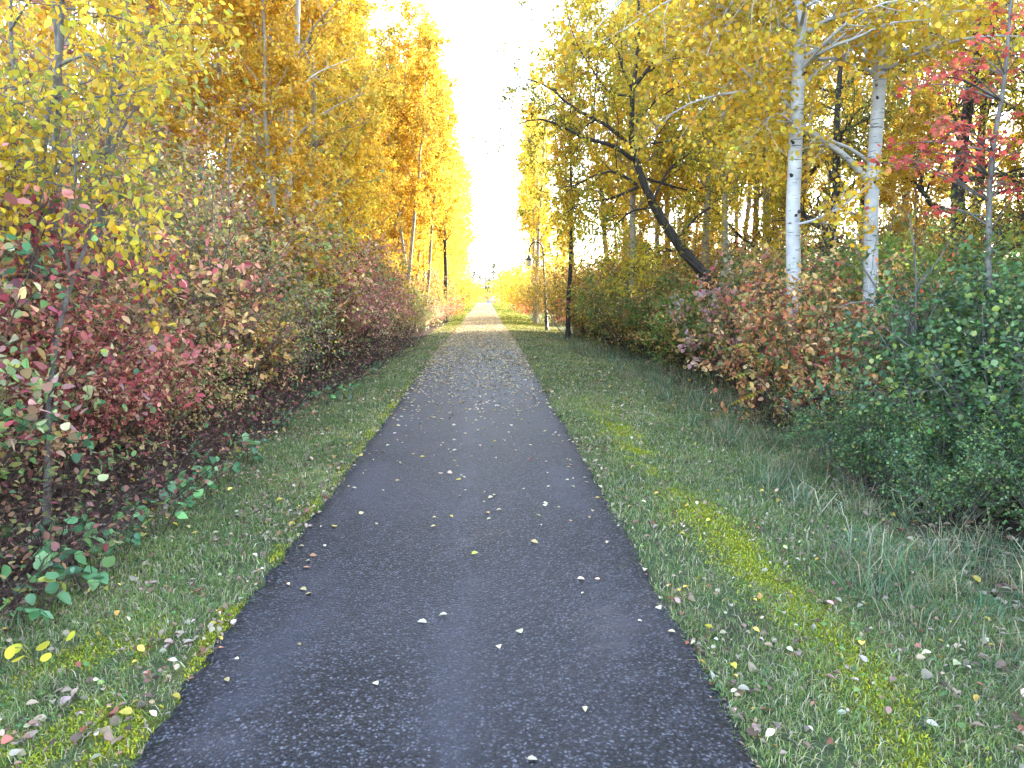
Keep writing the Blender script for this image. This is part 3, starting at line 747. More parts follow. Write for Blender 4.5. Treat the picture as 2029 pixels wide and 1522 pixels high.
# near-left tree: several stems, long arching boughs of yellow leaves
r = np.random.RandomState(50)
base = np.array([-3.15, 5.65, float(gz(-3.15, 5.65))])
root = tag(empty('cherry_tree', base), 'multi-stemmed grey sapling with yellow leaves at the left edge, nearest tree', 'tree')
P_ = lambda l, y0, y1: np.array([at(u, v, y0 + (y1 - y0) * i / (len(l) - 1)) for i, (u, v) in enumerate(l)]) - base
wood = MB()
limbs = [(P_([(92, 1040), (95, 900), (100, 760), (110, 690), (122, 630), (142, 560), (160, 510), (185, 455), (194, 370), (225, 290), (270, 210)], 5.6, 6.3), .030, .010),
         (P_([(142, 560), (132, 500), (128, 440), (150, 350), (140, 260)], 5.85, 5.6), .012, .005),
         (P_([(58, 900), (62, 700), (64, 560), (72, 400), (90, 260), (116, 130), (123, 0), (128, -160)], 6.5, 6.3), .045, .022),
         (P_([(98, 860), (102, 650), (106, 480), (104, 340), (118, 200), (112, 60), (90, -120)], 6.9, 6.6), .042, .016),
         (P_([(120, 800), (160, 620), (205, 400), (216, 270), (222, 190), (238, 80), (260, -80)], 7.4, 7.2), .034, .014),
         (P_([(20, 900), (10, 650), (25, 420), (40, 250), (20, 60), (30, -120)], 6.8, 6.5), .03, .012)]
boughs = [(P_([(72, 400), (30, 330), (-30, 290)], 6.4, 5.6), .012, .004), (P_([(90, 260), (150, 200), (230, 190), (280, 180)], 6.3, 5.6), .013, .004),
          (P_([(104, 340), (160, 320), (215, 300), (240, 320)], 6.7, 5.9), .012, .004), (P_([(75, 390), (20, 380), (60, 360), (160, 375)], 6.4, 5.5), .011, .004),
          (P_([(118, 150), (60, 160), (0, 200), (-60, 260)], 6.4, 5.5), .013, .004), (P_([(120, 60), (200, 30), (280, 50), (330, 60)], 6.4, 5.7), .012, .004),
          (P_([(64, 560), (40, 480), (0, 440), (-40, 460)], 6.4, 5.6), .011, .004), (P_([(185, 455), (230, 440), (280, 460), (300, 500)], 5.95, 5.5), .008, .003),
          (P_([(222, 190), (290, 120), (360, 90)], 7.2, 6.8), .011, .004), (P_([(123, 0), (200, -40), (300, -20), (350, 40)], 6.3, 5.8), .012, .004),
          (P_([(20, 60), (60, 0), (90, -10), (160, -20)], 6.5, 5.6), .011, .004), (P_([(25, 420), (-20, 380), (-60, 330)], 6.6, 5.8), .01, .004),
          (P_([(116, 130), (170, 110), (230, 120), (260, 150)], 6.2, 5.6), .011, .004), (P_([(40, 250), (0, 220), (60, 200)], 6.5, 5.4), .01, .004)]
st = np.stack([smooth_line(p, 16) for p, _, _ in limbs]); sr = np.stack([np.linspace(a, b, 16) for _, a, b in limbs])
tubes(wood, st, sr, 8)
X1, x1 = grow(r, st, sr, 9, .3, 1.0, .8, (35, 75), 7, .02, .13, .3, .35, .003)
tubes(wood, X1, x1, 4)
X2, x2 = grow(r, X1, x1, 5, .15, 1.0, .4, (30, 70), 5, .02, .16, .6, .4, .0015)
tubes(wood, X2, x2, 3)
cr, T = crown_on(r, root, boughs, wood, LEMON, M_GREY, T_OVAL, .058, 7, (10, .45), (4, .2), .5, .0, wid=1.0, t0=.15, group=6)
leaf_twigs(r, cr, X2[r.rand(len(X2)) < .16], 3, .055, LEMON + OLIVE, T_OVAL, .1, .5, .7, .03, 1.0, 10)
cr.build('crown', M_LEAF, root)

# ------------------------------------------------------------------ seedlings, small plants at the left edge
SD = [make_shrub('leafy_seedling', 60 + k, .32, .2, 5, SEED, .06, T_BROAD, 2, 2, 2, t0=.3, mat=M_WAXY, stem_r=.004, jit=.01, upw=1.4) for k in range(3)]
for k, (u, v) in enumerate([(35, 1235), (150, 1165), (215, 1110), (300, 1065), (372, 1010), (432, 960), (482, 915), (560, 845), (690, 790), (640, 800), (735, 745), (105, 1100), (330, 980)]):
    y = F_PX * 1.72 / (v - 569); x = (u - 961) / F_PX * y
    place(SD[k % 3], x, y, rg.rand() * 6.28, .8 + .5 * rg.rand(), f'bright green leafy seedling at the edge of the left thicket, {ORD[k]} of the scattered row', 'plant', 'green seedlings along the left thicket')
r = np.random.RandomState(66)
bx, by = -2.05, 3.45
root = tag(empty('violet_plant', (bx, by, float(gz(bx, by)))), 'low plant with round bright yellow leaves in the left verge grass', 'plant')
mb = MB(); ml = MB()
for (dx, dy, h) in [(.0, .0, .11), (.09, .03, .12), (.05, -.05, .07), (-.12, -.02, .09), (-.15, .05, .07), (-.08, -.06, .05), (-.24, .0, .08), (.12, -.04, .08)]:
    tip = np.array([dx, dy, h * .7])
    tubes(ml, np.array([[[dx * .6, dy * .6 + .02, 0], [dx * .8, dy * .8 + .01, h * .6], tip]]), np.full((1, 3), .003), 5, (.3, .3, .08))
    leaves(mb, tip[None] - [0, .0, .0], np.array([[.3 * r.randn(), -.6 + .3 * r.randn(), .35 * r.randn()]]), np.array([[.2 * r.randn(), -.6, 1.0]]), [.046 + .016 * r.rand()], palette(r, 1, [((.62, .56, .06), 3), ((.5, .5, .06), 1)], None, .1), T_DISC, 1.05)
ml.build('stems', M_LEAF, root); mb.build('foliage', M_LEAF, root)

# ------------------------------------------------------------------ right: leaning willow
def rel(base, l, y0, y1):
    n = len(l)
    return np.array([at(u, v, y0 + (y1 - y0) * i / (n - 1)) for i, (u, v) in enumerate(l)]) - base
def grounded(u, y):
    x = (u - 961) / F_PX * y
    return np.array([x, y, float(gz(x, y)) - .05])
r = np.random.RandomState(70)
b = grounded(1492, 16.2)
root = tag(empty('willow_tree', b), 'dark leaning willow with forked branches and olive-yellow leaves on the right', 'tree')
wood = MB()
q = rel(b, [(1492, 800), (1455, 650), (1395, 545), (1340, 478), (1292, 400), (1264, 330), (1251, 280), (1252, 230), (1254, 180), (1262, 120), (1266, 40), (1262, -60)], 16.2, 16)
q[0] = 0
st = smooth_line(q, 30)[None]; sr = np.interp(np.linspace(0, 1, 30), [0, .25, .5, .7, 1], [.16, .118, .085, .05, .02])[None]
tubes(wood, st, sr, 10)
LB = [([(1253, 315), (1222, 293), (1150, 270), (1102, 245), (1058, 236), (1020, 250)], 16, 15.4, .05, .010), ([(1250, 292), (1212, 255), (1176, 235), (1130, 210), (1092, 175), (1050, 158), (1010, 150)], 16, 16.8, .05, .010),
      ([(1262, 366), (1215, 340), (1180, 347), (1142, 366), (1100, 372)], 16, 15.2, .036, .008), ([(1266, 370), (1205, 395), (1155, 402), (1110, 430)], 16, 16.6, .034, .008),
      ([(1288, 412), (1250, 420), (1216, 450), (1190, 470)], 16, 15.4, .03, .007), ([(1262, 300), (1276, 288), (1322, 280), (1370, 262)], 16, 15.5, .032, .007),
      ([(1284, 355), (1322, 366), (1362, 376), (1420, 366)], 16, 16.7, .034, .007), ([(1256, 185), (1232, 130), (1222, 85), (1215, 20)], 16, 16.4, .034, .009),
      ([(1256, 172), (1282, 140), (1306, 106), (1330, 40)], 16, 15.4, .045, .009), ([(1254, 190), (1212, 185), (1175, 140), (1140, 80), (1120, 10)], 16, 16.9, .026, .007),
      ([(1176, 235), (1180, 170), (1185, 90), (1178, 30)], 16.5, 16.3, .02, .006), ([(1222, 293), (1225, 240), (1212, 180)], 16, 15.4, .016, .005),
      ([(1395, 545), (1340, 500), (1290, 490), (1250, 540), (1230, 560)], 16, 15.3, .03, .007), ([(1340, 478), (1380, 430), (1420, 400), (1450, 330)], 16, 17, .035, .008),
      ([(1292, 400), (1330, 330), (1370, 300), (1400, 220)], 16, 16.8, .03, .008), ([(1251, 250), (1300, 200), (1350, 160), (1380, 90)], 16, 16.9, .028, .007)]
limbs = [(rel(b, l, y0, y1), a, c) for l, y0, y1, a, c in LB]

cr, T = crown_on(r, root, limbs, wood, WIL, M_DARK, T_LANCE, .095, 15, (9, 1.0), (7, .45), .35, .03, jit=.04, wid=1.9, t0=.18)
cr.build('crown', M_LEAF, root)

# ------------------------------------------------------------------ right: two white birches
def birch(name_label, seed, base_uv, y, line, radii, limbs, extra, leaf=.062):
    r = np.random.RandomState(seed)
    b = grounded(*base_uv)
    root = tag(empty('birch_tree', b), name_label, 'tree', 'white birches on the right')
    wood = MB()
    q = rel(b, line, y, y); q[0] = 0
    st = smooth_line(q, 34)[None]; sr = np.interp(np.linspace(0, 1, 34), np.linspace(0, 1, len(radii)), radii)[None]
    tubes(wood, st, sr, 14)
    Ls = [(rel(b, l, y0, y1), a, c) for l, y0, y1, a, c in limbs]
    for _ in range(extra):
        t = .42 + .55 * r.rand(); p, tn, rr = lerp_at(st, sr, np.array([[t]])); p = p[0, 0]; rr = rr[0, 0]
        a = r.rand() * 6.28; ln = 1.6 + 1.3 * r.rand()
        pts = [p]; d = np.array([math.cos(a), math.sin(a), .7]); d /= np.linalg.norm(d)
        for k in range(4):
            d = d + .15 * r.randn(3) + np.array([0, 0, -.22]); d /= np.linalg.norm(d); pts.append(pts[-1] + d * ln / 4)
        Ls.append((np.array(pts), min(.35 * rr, .03), .005))
    cr, T = crown_on(r, root, Ls, wood, GOLDB, M_BIRCH, T_ROUND, leaf, 12, (7, .8), (5, .38), .45, -.05, t0=.2, wid=1.1)
    # knots where boughs were shed
    kn = MB()
    for k in range(7):
        t = .12 + .5 * r.rand(); p, tn, rr = lerp_at(st, sr, np.array([[t]])); a = -math.pi / 2 + r.randn() * .8
        o = np.array([math.cos(a), math.sin(a), 0]); p = p[0, 0] + o * rr[0, 0] * .82
        tubes(kn, np.array([[p, p + o * .03 + [0, 0, .01], p + o * (.05 + .05 * r.rand()) + [0, 0, .02]]]), np.array([[.03, .022, .010]]) * (.6 + .6 * r.rand()), 7)
    kn.build('knot', M_DARK, root, True)
    cr.build('crown', M_LEAF, root)
    return root
birch('white birch trunk nearest the leaning willow, golden leaves above', 81, (1577, 11), 11,
      [(1577, 800), (1573, 600), (1571, 430), (1578, 250), (1588, 0), (1597, -250), (1602, -520), (1612, -760)], [.118, .104, .098, .090, .080, .063, .04, .012],
      [([(1594, 66), (1634, 43), (1682, 26), (1748, 10)], 11, 10.6, .034, .010), ([(1580, 60), (1532, 43), (1466, 26), (1400, 30)], 11, 10.5, .034, .008),
       ([(1586, 20), (1500, -40), (1400, -30), (1310, 10), (1235, 60)], 11, 9.6, .036, .006), ([(1588, -30), (1480, -90), (1350, -80), (1260, -20), (1200, 30)], 11, 9.9, .034, .006),
       ([(1590, -60), (1520, -60), (1440, 20), (1400, 110)], 11, 10.1, .028, .005), ([(1578, 250), (1540, 225), (1500, 260)], 11, 10.4, .018, .004),
       ([(1575, 445), (1600, 440), (1650, 420), (1700, 388)], 11, 10.4, .022, .008), ([(1590, -20), (1640, -40), (1680, 30), (1690, 90)], 11, 11.6, .024, .005),
       ([(1588, 0), (1540, 60), (1500, 130), (1480, 190)], 11, 11.5, .022, .005), ([(1580, 210), (1530, 240), (1480, 300)], 11, 11.8, .02, .005), ([(1590, -60), (1460, -120), (1300, -60), (1180, 60), (1150, 120)], 11, 10.4, .03, .005), ([(1586, 10), (1500, 0), (1380, 60), (1300, 130)], 11, 10.8, .026, .005)], 30)
birch('white birch trunk nearer the red maple, with a long bare bough crossing left', 82, (1722, 11.8), 11.8,
      [(1722, 790), (1724, 590), (1727, 400), (1737, 250), (1752, 90), (1772, 0), (1798, -200), (1822, -440), (1840, -700)], [.12, .108, .104, .098, .092, .085, .068, .04, .012],
      [([(1722, 362), (1688, 322), (1648, 289), (1596, 256), (1558, 200), (1520, 177), (1460, 126), (1440, 90)], 11.8, 10.6, .055, .010), ([(1722, 320), (1680, 292), (1648, 280), (1594, 252), (1545, 240), (1500, 236)], 11.8, 10.9, .028, .007),
       ([(1754, 96), (1806, 98), (1878, 87), (1915, 82)], 11.8, 11.2, .030, .006), ([(1745, 160), (1700, 90), (1640, 50), (1600, 45)], 11.8, 12.3, .02, .006),
       ([(1772, 0), (1820, -30), (1860, 10), (1880, 60)], 11.8, 12.4, .026, .005)], 18)

# ------------------------------------------------------------------ right: red maple sapling
r = np.random.RandomState(90)
b = grounded(1955, 8.0)
root = tag(empty('maple_sapling', b), 'slender grey sapling with layers of bright red leaves at the right edge', 'tree')
wood = MB(); q = rel(b, [(1955, 870), (1957, 600), (1959, 450), (1966, 300), (1986, 190), (2000, 50), (2008, -80), (2012, -220)], 8, 8); q[0] = 0
st = smooth_line(q, 24)[None]; sr = np.interp(np.linspace(0, 1, 24), [0, .5, 1], [.040, .028, .008])[None]
tubes(wood, st, sr, 8)
RC = [(1810, 140), (1832, 152), (1872, 150), (1790, 178), (1930, 75), (1966, 66), (1890, 182), (1940, 182), (1985, 160), (1842, 228), (1856, 232), (1812, 300), (1790, 312), (1832, 322), (1882, 308), (1930, 290), (1962, 280), (1992, 268), (1742, 290), (1720, 318), (2002, 100), (2022, 30), (1900, 116), (1912, 200), (1762, 312), (1842, 282), (1864, 250), (1992, 370), (2016, 380), (1970, 360), (2010, 240), (2020, 300), (1910, 325), (1870, 345), (1950, 320), (2015, 150), (1980, 20), (1830, 420), (2020, -40), (1950, -20), (1860, 130), (1900, 300), (1935, 235)]
cr = MB()
arms = {}
for (u, v) in RC:
    yy = 8 + .55 * r.randn()
    end = at(u, v, yy) - b
    hz = end[2] - .12 - .25 * abs(u - 1970) / 250
    k = int(np.argmin(np.abs(st[0][:, 2] - hz))); p0 = st[0][k]
    mid = p0 * .45 + end * .55 + np.array([0, 0, .05 + .05 * r.rand()]) + .04 * r.randn(3)
    ln = smooth_line(np.array([p0, mid, end]), 10)[None]
    tubes(wood, ln, np.linspace(min(.012, sr[0][k] * .5), .002, 10)[None], 4)
    tw, _ = grow(r, ln, np.full((1, 10), .003), 5, .62, 1.0, .16, (30, 80), 4, 0, .15, .7, .5, .0012)
    tubes(wood, tw, _, 3)
    m = 19; t = .6 + .4 * r.rand(1, m); pos, tn, _r = lerp_at(ln, np.ones((1, 10)), t)
    pos = np.concatenate([pos[0] + r.randn(m, 3) * [.085, .10, .04]])
    d = norm(np.stack([r.randn(m), r.randn(m) - .3, -.5 + .3 * r.randn(m)], -1))
    leaves(cr, pos, d, norm(np.array([0, -.3, 1.0]) + .45 * r.randn(m, 3)), .052 + .03 * r.rand(m), palette(r, m, MAPLE, None, .2), T_MAPLE, 1.0)
G1, g1 = grow(r, st, sr, 10, .2, .6, .6, (40, 75), 6, .03, .14, .35, .3, .002)
tubes(wood, G1, g1, 4)
wood.build('trunk', M_GREY, root, True); cr.build('crown', M_LEAF, root)

# ------------------------------------------------------------------ right: green shrub in front, bare shrub, dead bough, sumac
HS = make_shrub('honeysuckle_shrub', 101, 2.35, 1.75, 34, GREEN, .052, T_OVAL, 8, 6, 9, t0=.0, bark=M_GREY, mat=M_WAXY, wid=1.35, arch=-.05, jit=.03, upw=1.0)
place(HS, 4.8, 6.5, .4, .88, 'large dense dark green shrub filling the right edge, nearest shrub', 'shrub', 'green shrubs on the right', tilt=.02)
place(HS, 5.8, 8.7, 2.2, .78, 'smaller green shrub behind the left flank of the large green shrub', 'shrub', 'green shrubs on the right')
place(HS, 6.1, 7.6, 4.1, .92, 'tall green shrub at the right edge behind the large green shrub', 'shrub', 'green shrubs on the right')
place(HS, 5.3, 5.0, 5.3, .78, 'low green shrub cut by the right edge, in front of the large one', 'shrub', 'green shrubs on the right')
for k, (x, y, s) in enumerate([(3.75, 5.9, .36), (4.3, 5.3, .40), (3.6, 6.9, .40), (4.9, 4.7, .42)]):
    place(HS, x, y, 1.1 + 2 * k, s, f'low green skirt bush at the foot of the large green shrub, {ORD[k]} from the left', 'shrub', 'green shrubs on the right')
r = np.random.RandomState(104)
b = grounded(1835, 8.3)
root = tag(empty('bare_shrub', b), 'leafless grey twiggy shrub standing between the right birch and green shrub', 'shrub')
wood = MB(); Ls = [rel(b, l, 8.3, y1) for l, y1 in [([(1835, 850), (1800, 640), (1760, 590), (1728, 560), (1700, 500), (1690, 455)], 8.0), ([(1835, 850), (1812, 640), (1822, 560), (1850, 530), (1880, 480)], 8.6), ([(1835, 850), (1815, 650), (1815, 540), (1810, 480), (1800, 420)], 8.2), ([(1835, 850), (1790, 625), (1740, 600), (1690, 600), (1660, 610)], 7.9), ([(1835, 850), (1826, 680), (1860, 600), (1910, 560)], 8.0)]]
st = np.stack([smooth_line(p, 12) for p in Ls]); st[:, 0] = 0
sr = np.linspace(.022, .006, 12)[None].repeat(len(st), 0)
tubes(wood, st, sr, 6)
X1, x1 = grow(r, st, sr, 9, .35, 1.0, .55, (30, 70), 6, .05, .16, .45, .35, .002); tubes(wood, X1, x1, 4)
X2, x2 = grow(r, X1, x1, 5, .2, 1.0, .25, (30, 70), 5, .05, .18, .6, .4, .0013); tubes(wood, X2, x2, 3)
wood.build('stems', M_GREY, root, True)
fo = MB(); leaf_twigs(r, fo, X2[r.rand(len(X2)) < .18], 4, .05, LIME + MAPLE[:1], T_OVAL); fo.build('foliage', M_LEAF, root)
root = tag(empty('dead_branch', at(1600, 838, 9.0)), 'dark dead branch leaning out of the right shrubs over tall grass', 'branch')
wood = MB(); st = smooth_line(rel(at(1600, 838, 9.0), [(1640, 850), (1600, 835), (1560, 812), (1525, 792), (1498, 776)], 9.2, 8.8), 12)[None]
tubes(wood, st, np.linspace(.018, .004, 12)[None], 6)
X1, x1 = grow(r, st, np.linspace(.018, .004, 12)[None], 7, .3, 1, .25, (30, 60), 5, 0, .15, .5, .4, .002); tubes(wood, X1, x1, 3)
wood.build('stem', M_DARK, root, True)
r = np.random.RandomState(106)
b = grounded(1500, 10.2)
root = tag(empty('sumac_sprout', b), 'small sumac with yellow fern-like fronds by the right tall grass', 'plant')
wood, fo = MB(), MB()
for pts in [[(1500, 800), (1510, 742), (1475, 738), (1440, 752)], [(1500, 810), (1518, 770), (1488, 780), (1448, 800)], [(1500, 800), (1522, 715), (1545, 700), (1575, 720)], [(1500, 805), (1490, 700), (1470, 680), (1440, 690)]]:
    ln = smooth_line(rel(b, pts, 10.2, 9.9), 16)[None]; tubes(wood, ln, np.linspace(.007, .002, 16)[None], 4)
    for s in (-1, 1):
        t = np.linspace(.42, .98, 11)[None]; p, tn, _r = lerp_at(ln, np.ones((1, 16)), t); p, tn = p[0], tn[0]
        sd = norm(np.cross(tn, [0, .25, 1.0])) * s
        leaves(fo, p, norm(sd + .35 * tn + [0, 0, -.35]), np.tile([[0, -.4, 1.0]], (11, 1)), np.full(11, .13) * np.sin(np.linspace(.7, 2.6, 11)), palette(r, 11, [((.50, .36, .05), 3), ((.42, .40, .08), 1)], None, .12), T_OVAL, .7)
wood.build('stems', M_STEM, root, True); fo.build('foliage', M_LEAF, root)

# ------------------------------------------------------------------ right: mixed shrubs behind the verge
RS = [make_shrub('viburnum_shrub', 111, 2.0, 1.2, 17, RUST, .075, T_BROAD, 6, 4, 9, t0=.22), make_shrub('viburnum_shrub', 112, 2.2, 1.2, 18, RUST + GREEN[:2], .07, T_BROAD, 6, 4, 9, t0=.2),
      make_shrub('viburnum_shrub', 113, 2.1, 1.1, 18, TAN + RUST + GREEN[:1], .066, T_OVAL, 6, 4, 10, t0=.22), make_shrub('viburnum_shrub', 114, 2.2, 1.3, 18, OLIVE + LIME + RUST, .06, T_OVAL, 6, 5, 9, t0=.15)]
for (row, xo, y0, y1, step, sc) in [('front', .75, 9.0, 33, 1.35, .86), ('middle', 2.0, 12, 34, 1.7, 1.02), ('back', 3.5, 13.4, 33, 2.4, 1.18)]:
    y, k = y0, 0
    while y < y1:
        x = float(right_edge(y)) + xo + .3 * rg.rand(); v = .9 + .45 * rg.rand(); h1, h2 = .3 * rg.randn(), .25 * rg.randn()
        pi = rg.choice(4, p=[.38, .24, .2, .18] if row != 'back' else [.1, .2, .2, .5])
        if row == 'front' and y < 14.5: pi = (2, 0)[k % 2]; h1 = .15 + .15 * rg.rand()
        if 24.5 < y < 26.5 and row == 'front': y += 1.2; continue
        place(RS[pi], x, y, rg.rand() * 6.28, sc * (.68 + .58 * rg.rand()), f'{["rusty orange and green", "mostly green", "tan and russet", "olive and lime"][pi]} shrub in the {row} of the right thicket, {ORD[k]} from the camera', 'shrub', 'mixed shrubs of the right thicket', (v * math.exp(.5 * h1), v * math.exp(-.5 * h1), v * math.exp(h2)), tilt=.12 * rg.randn())
        y += step * (.8 + .4 * rg.rand()); k += 1
for k, (x, y, p, s) in enumerate([(4.3, 23.5, 0, .8), (5.4, 21, 0, .95), (4.2, 28.5, 0, .85), (4.6, 31.5, 0, .9), (5.8, 26, 0, 1.05), (6.6, 18.6, 1, .9), (5.6, 34.5, 0, .9), (7.5, 24.5, 0, 1.1), (4.4, 20.2, 0, .6), (8.4, 19.5, 1, 1.1), (9.8, 22, 0, 1.2), (11.6, 20, 1, 1.2), (8.2, 28, 0, 1.2), (10.8, 26.5, 1, 1.25), (13.6, 23.5, 0, 1.3), (7.2, 31.5, 1, 1.1), (9.6, 31, 0, 1.25), (12.8, 29, 1, 1.3), (15.5, 26.5, 0, 1.35), (9.6, 16.4, 1, 1.1), (11.8, 15.6, 0, 1.15), (3.55, 30.6, 0, .95), (3.5, 27.8, 0, .7), (4.4, 33.2, 0, 1.0), (3.7, 43, 0, .95), (4.8, 46, 0, 1.1), (3.3, 49, 0, .9), (6, 50, 0, 1.2), (8, 47, 0, 1.3), (5.6, 30, 0, 1.15), (6.6, 33.2, 0, 1.1), (4.6, 53, 0, 1.2)]):
    place(YS[p], x, y, rg.rand() * 6.28, s, f'tall {"sage and tan" if p else "ochre"} hazel rising behind the right thicket, {ORD[k]} of the stand', 'shrub', 'tall hazels behind the right thicket', (1.1, 1.1, 1.0), tilt=.1 * rg.randn())
LS = make_shrub('elder_shrub', 116, 2.6, 1.4, 20, LIME, .07, T_OVAL, 6, 5, 9, t0=.12, bark=M_GREY)
for k, (x, y, s) in enumerate([(5.9, 13.4, 1.0), (7.4, 12.6, 1.1), (8.6, 14.5, 1.05), (6.6, 17, .95)]):
    place(LS, x, y, k * 1.3, s, f'lime green elder behind the birch trunks, {ORD[k]} from the left', 'shrub', 'lime green elders behind the birches')

# ------------------------------------------------------------------ right: trees behind
def make_willow(seed, pal, n=13, H=9.5, leaf=.10):
    r = np.random.RandomState(seed)
    root = empty('willow_tree'); wood = MB()
    q = np.array([[0, 0, 0], [.15, .1, 1.0], [.1, .3, 2.2], [.3, .2, 4], [.2, .1, 6.5], [.3, .2, H]])
    st = smooth_line(q, 20)[None]; sr = np.linspace(.2, .03, 20)[None]; tubes(wood, st, sr, 9)
    Ls = []
    for k in range(n):
        t = .1 + .85 * (k + r.rand()) / n; p, tn, rr = lerp_at(st, sr, np.array([[t]])); a = k * 2.4 + r.randn() * .4; ln = (3.6 - 2.0 * t) * (.8 + .4 * r.rand())
        d = np.array([math.cos(a), math.sin(a), .75]); pts = [p[0, 0]]
        for i in range(5):
            d = d + .22 * r.randn(3) + np.array([0, 0, -.06]); d /= np.linalg.norm(d); pts.append(pts[-1] + d * ln / 5)
        Ls.append((np.array(pts), rr[0, 0] * .55, .012))
    cr, T = crown_on(r, root, Ls, wood, pal, M_DARK, T_LANCE, leaf, 12, (10, 1.3), (7, .55), .4, .02, jit=.06, wid=2.0, t0=.2, group=30)
    cr.build('crown', M_LEAF, root)
    return root
WT = [make_willow(121, OLIVE), make_willow(122, OLIVE + WIL, 14, 10.5)]
for k, (x, y, s, p) in enumerate([(8.2, 18.5, .9, 0), (11.2, 17.5, 1.05, 1), (14.2, 20, 1.1, 0), (9.4, 23.5, 1.05, 1), (12.5, 24.5, 1.15, 0), (10.4, 13.6, .9, 1), (16.5, 26, 1.2, 1), (13.2, 15.2, 1.0, 0)]):
    place(WT[p], x, y, k * 2.1, s, f'{"olive" if p == 0 else "yellow-olive"} willow behind the birches and red sapling, {ORD[k]} of the clump', 'tree', 'olive willows behind the birches')
RA = [make_aspen('aspen_tree', 131, 11.5, .3, GOLDB, M_ASPEN, 2.5, .07, 20, 32, trunk_r=.11), make_aspen('aspen_tree', 132, 10.0, .34, GOLDB + LEMON + WIL[:2], M_ASPEN, 2.4, .07, 19, 32, trunk_r=.1)]
for k, (x, y, s, p) in enumerate([(2.95, 45, 1.08, 0), (4.3, 22.2, .95, 0), (3.3, 51, 1.1, 1), (3.9, 33, .8, 1), (5.0, 30, 1.0, 0), (6.2, 35, 1.05, 0), (5.4, 24.5, .95, 1), (7.4, 28.5, 1.05, 0), (3.7, 56, 1.1, 1), (4.4, 62, .95, 0), (4.6, 70, .85, 0), (6.4, 20.2, .95, 1), (10.5, 32, 1.1, 0), (13, 34, 1.15, 1), (12, 36.3, 1.15, 0), (16, 37, 1.2, 1), (19.5, 32, 1.25, 0), (6.6, 23, 1.15, 0), (8.0, 21.5, 1.2, 1), (5.0, 26.8, 1.1, 0), (9.5, 27, 1.2, 0), (7.6, 32, 1.2, 0), (11.5, 21, 1.1, 0), (14.5, 29, 1.2, 1), (23, 36, 1.3, 0)]):
    v = .9 + .2 * rg.rand()
    place(RA[p], x, y, rg.rand() * 6.28, s, f'{"golden" if p == 0 else "lemon"} aspen with pale bare lower trunk right of the path, {ORD[k]} of the stand', 'tree', 'aspens along the right side', (v, v, v), sz=s * (1.2 if y > 36 else 1.12), tilt=.03 * rg.randn())
place(DT, 2.95, 27.2, 1.0, .7, 'dark-trunked aspen with its foot in the right verge, short of the lamp post', 'tree', 'aspens along the right side', sink=.1, sz=.85)
for k, (x, y, s) in enumerate([(3.3, 48, .5), (4.2, 44, .5), (4.8, 49.5, .55), (5.2, 29, .5), (6.5, 31, .55), (7, 26, .6), (8.5, 29, .6), (6, 23.5, .5), (7.4, 20, .5), (9.5, 24.5, .6), (11, 28, .65), (9, 33, .6), (8.9, 17, .45), (10.6, 18.6, .5), (12.8, 18, .55), (14, 25, .65), (4.6, 25.2, .42), (16, 22, .65)]):
    v = .95 + .25 * rg.rand()
    place(A[(2, 0)[k % 2]], x, y, rg.rand() * 6.28, s, f'young low-branched golden aspen among the shrubs of the right wood, {ORD[k]} of the saplings', 'tree', 'young aspens on the right side', (v, v * (.9 + .25 * rg.rand()), v), tilt=.06 * rg.randn())
# unseen trees added out of frame on the right to shade the path
SUN_BLOCK = make_aspen('sun_blocker_tree', 140, 13.5, .07, OLIVE + GOLD, M_DARK, 4.4, .17, 17, 34, T_OVAL, .2)
for k, (x, y, s) in enumerate([(11, -2, 1.1), (12.5, 3.5, 1.1), (11.5, 8, 1.0), (16, 6.5, 1.25), (16.5, 0.5, 1.25), (16.5, 11.5, 1.2), (20.5, 14, 1.3), (21, 8, 1.35), (21.5, 19, 1.35), (24.5, 24, 1.4), (26, 13, 1.45)]):
    place(SUN_BLOCK, x, y, k * 1.7, s, f'broad olive-gold tree added out of frame to block the sun, {ORD[k]} of the group', 'tree', 'added sun-blocking trees out of frame')

# ------------------------------------------------------------------ lamp post
M_METAL = plain_material('black_paint', (.012, .012, .013), .45)
M_GLASS = plain_material('frosted_glass', (.6, .6, .58), .25)
lx, ly = 2.93, 36.5
lz = float(gz(lx, ly))
root = tag(empty('lamp_post', (lx, ly, lz)), 'black shepherd-crook lamp post with hanging lantern in the right trees', 'lamp post')
mb = MB(); tubes(mb, np.array([[[0, 0, -.1], [-.05, 0, 1.1], [-.12, 0, 2.4], [-.19, 0, 3.75]]]), np.array([[.05, .048, .045, .042]]), 12); mb.build('pole', M_METAL, root, True)
mb = MB(); tubes(mb, np.array([[[.003, 0, -.1], [0, 0, .05], [-.003, 0, .08], [-.04, 0, .9], [-.045, 0, .95]]]), np.array([[.13, .13, .085, .08, .055]]), 12); mb.build('sleeve', M_METAL, root, True)
a = np.linspace(0, math.pi, 14)
arc = np.stack([-.19 - .33 + .33 * np.cos(a), 0 * a, 3.74 + .42 * np.sin(a)], -1)
mb = MB(); tubes(mb, np.concatenate([arc, [[-.85, 0, 3.6], [-.85, 0, 3.52]]])[None], np.full((1, 16), .034), 10); mb.build('crook', M_METAL, root, True)
mb = MB(); tubes(mb, np.array([[[-.85, 0, 3.56], [-.85, 0, 3.5], [-.85, 0, 3.42], [-.85, 0, 3.34], [-.85, 0, 3.32]]]), np.array([[.035, .07, .09, .21, .215]]), 14); mb.build('lamp_shade', M_METAL, root, True)
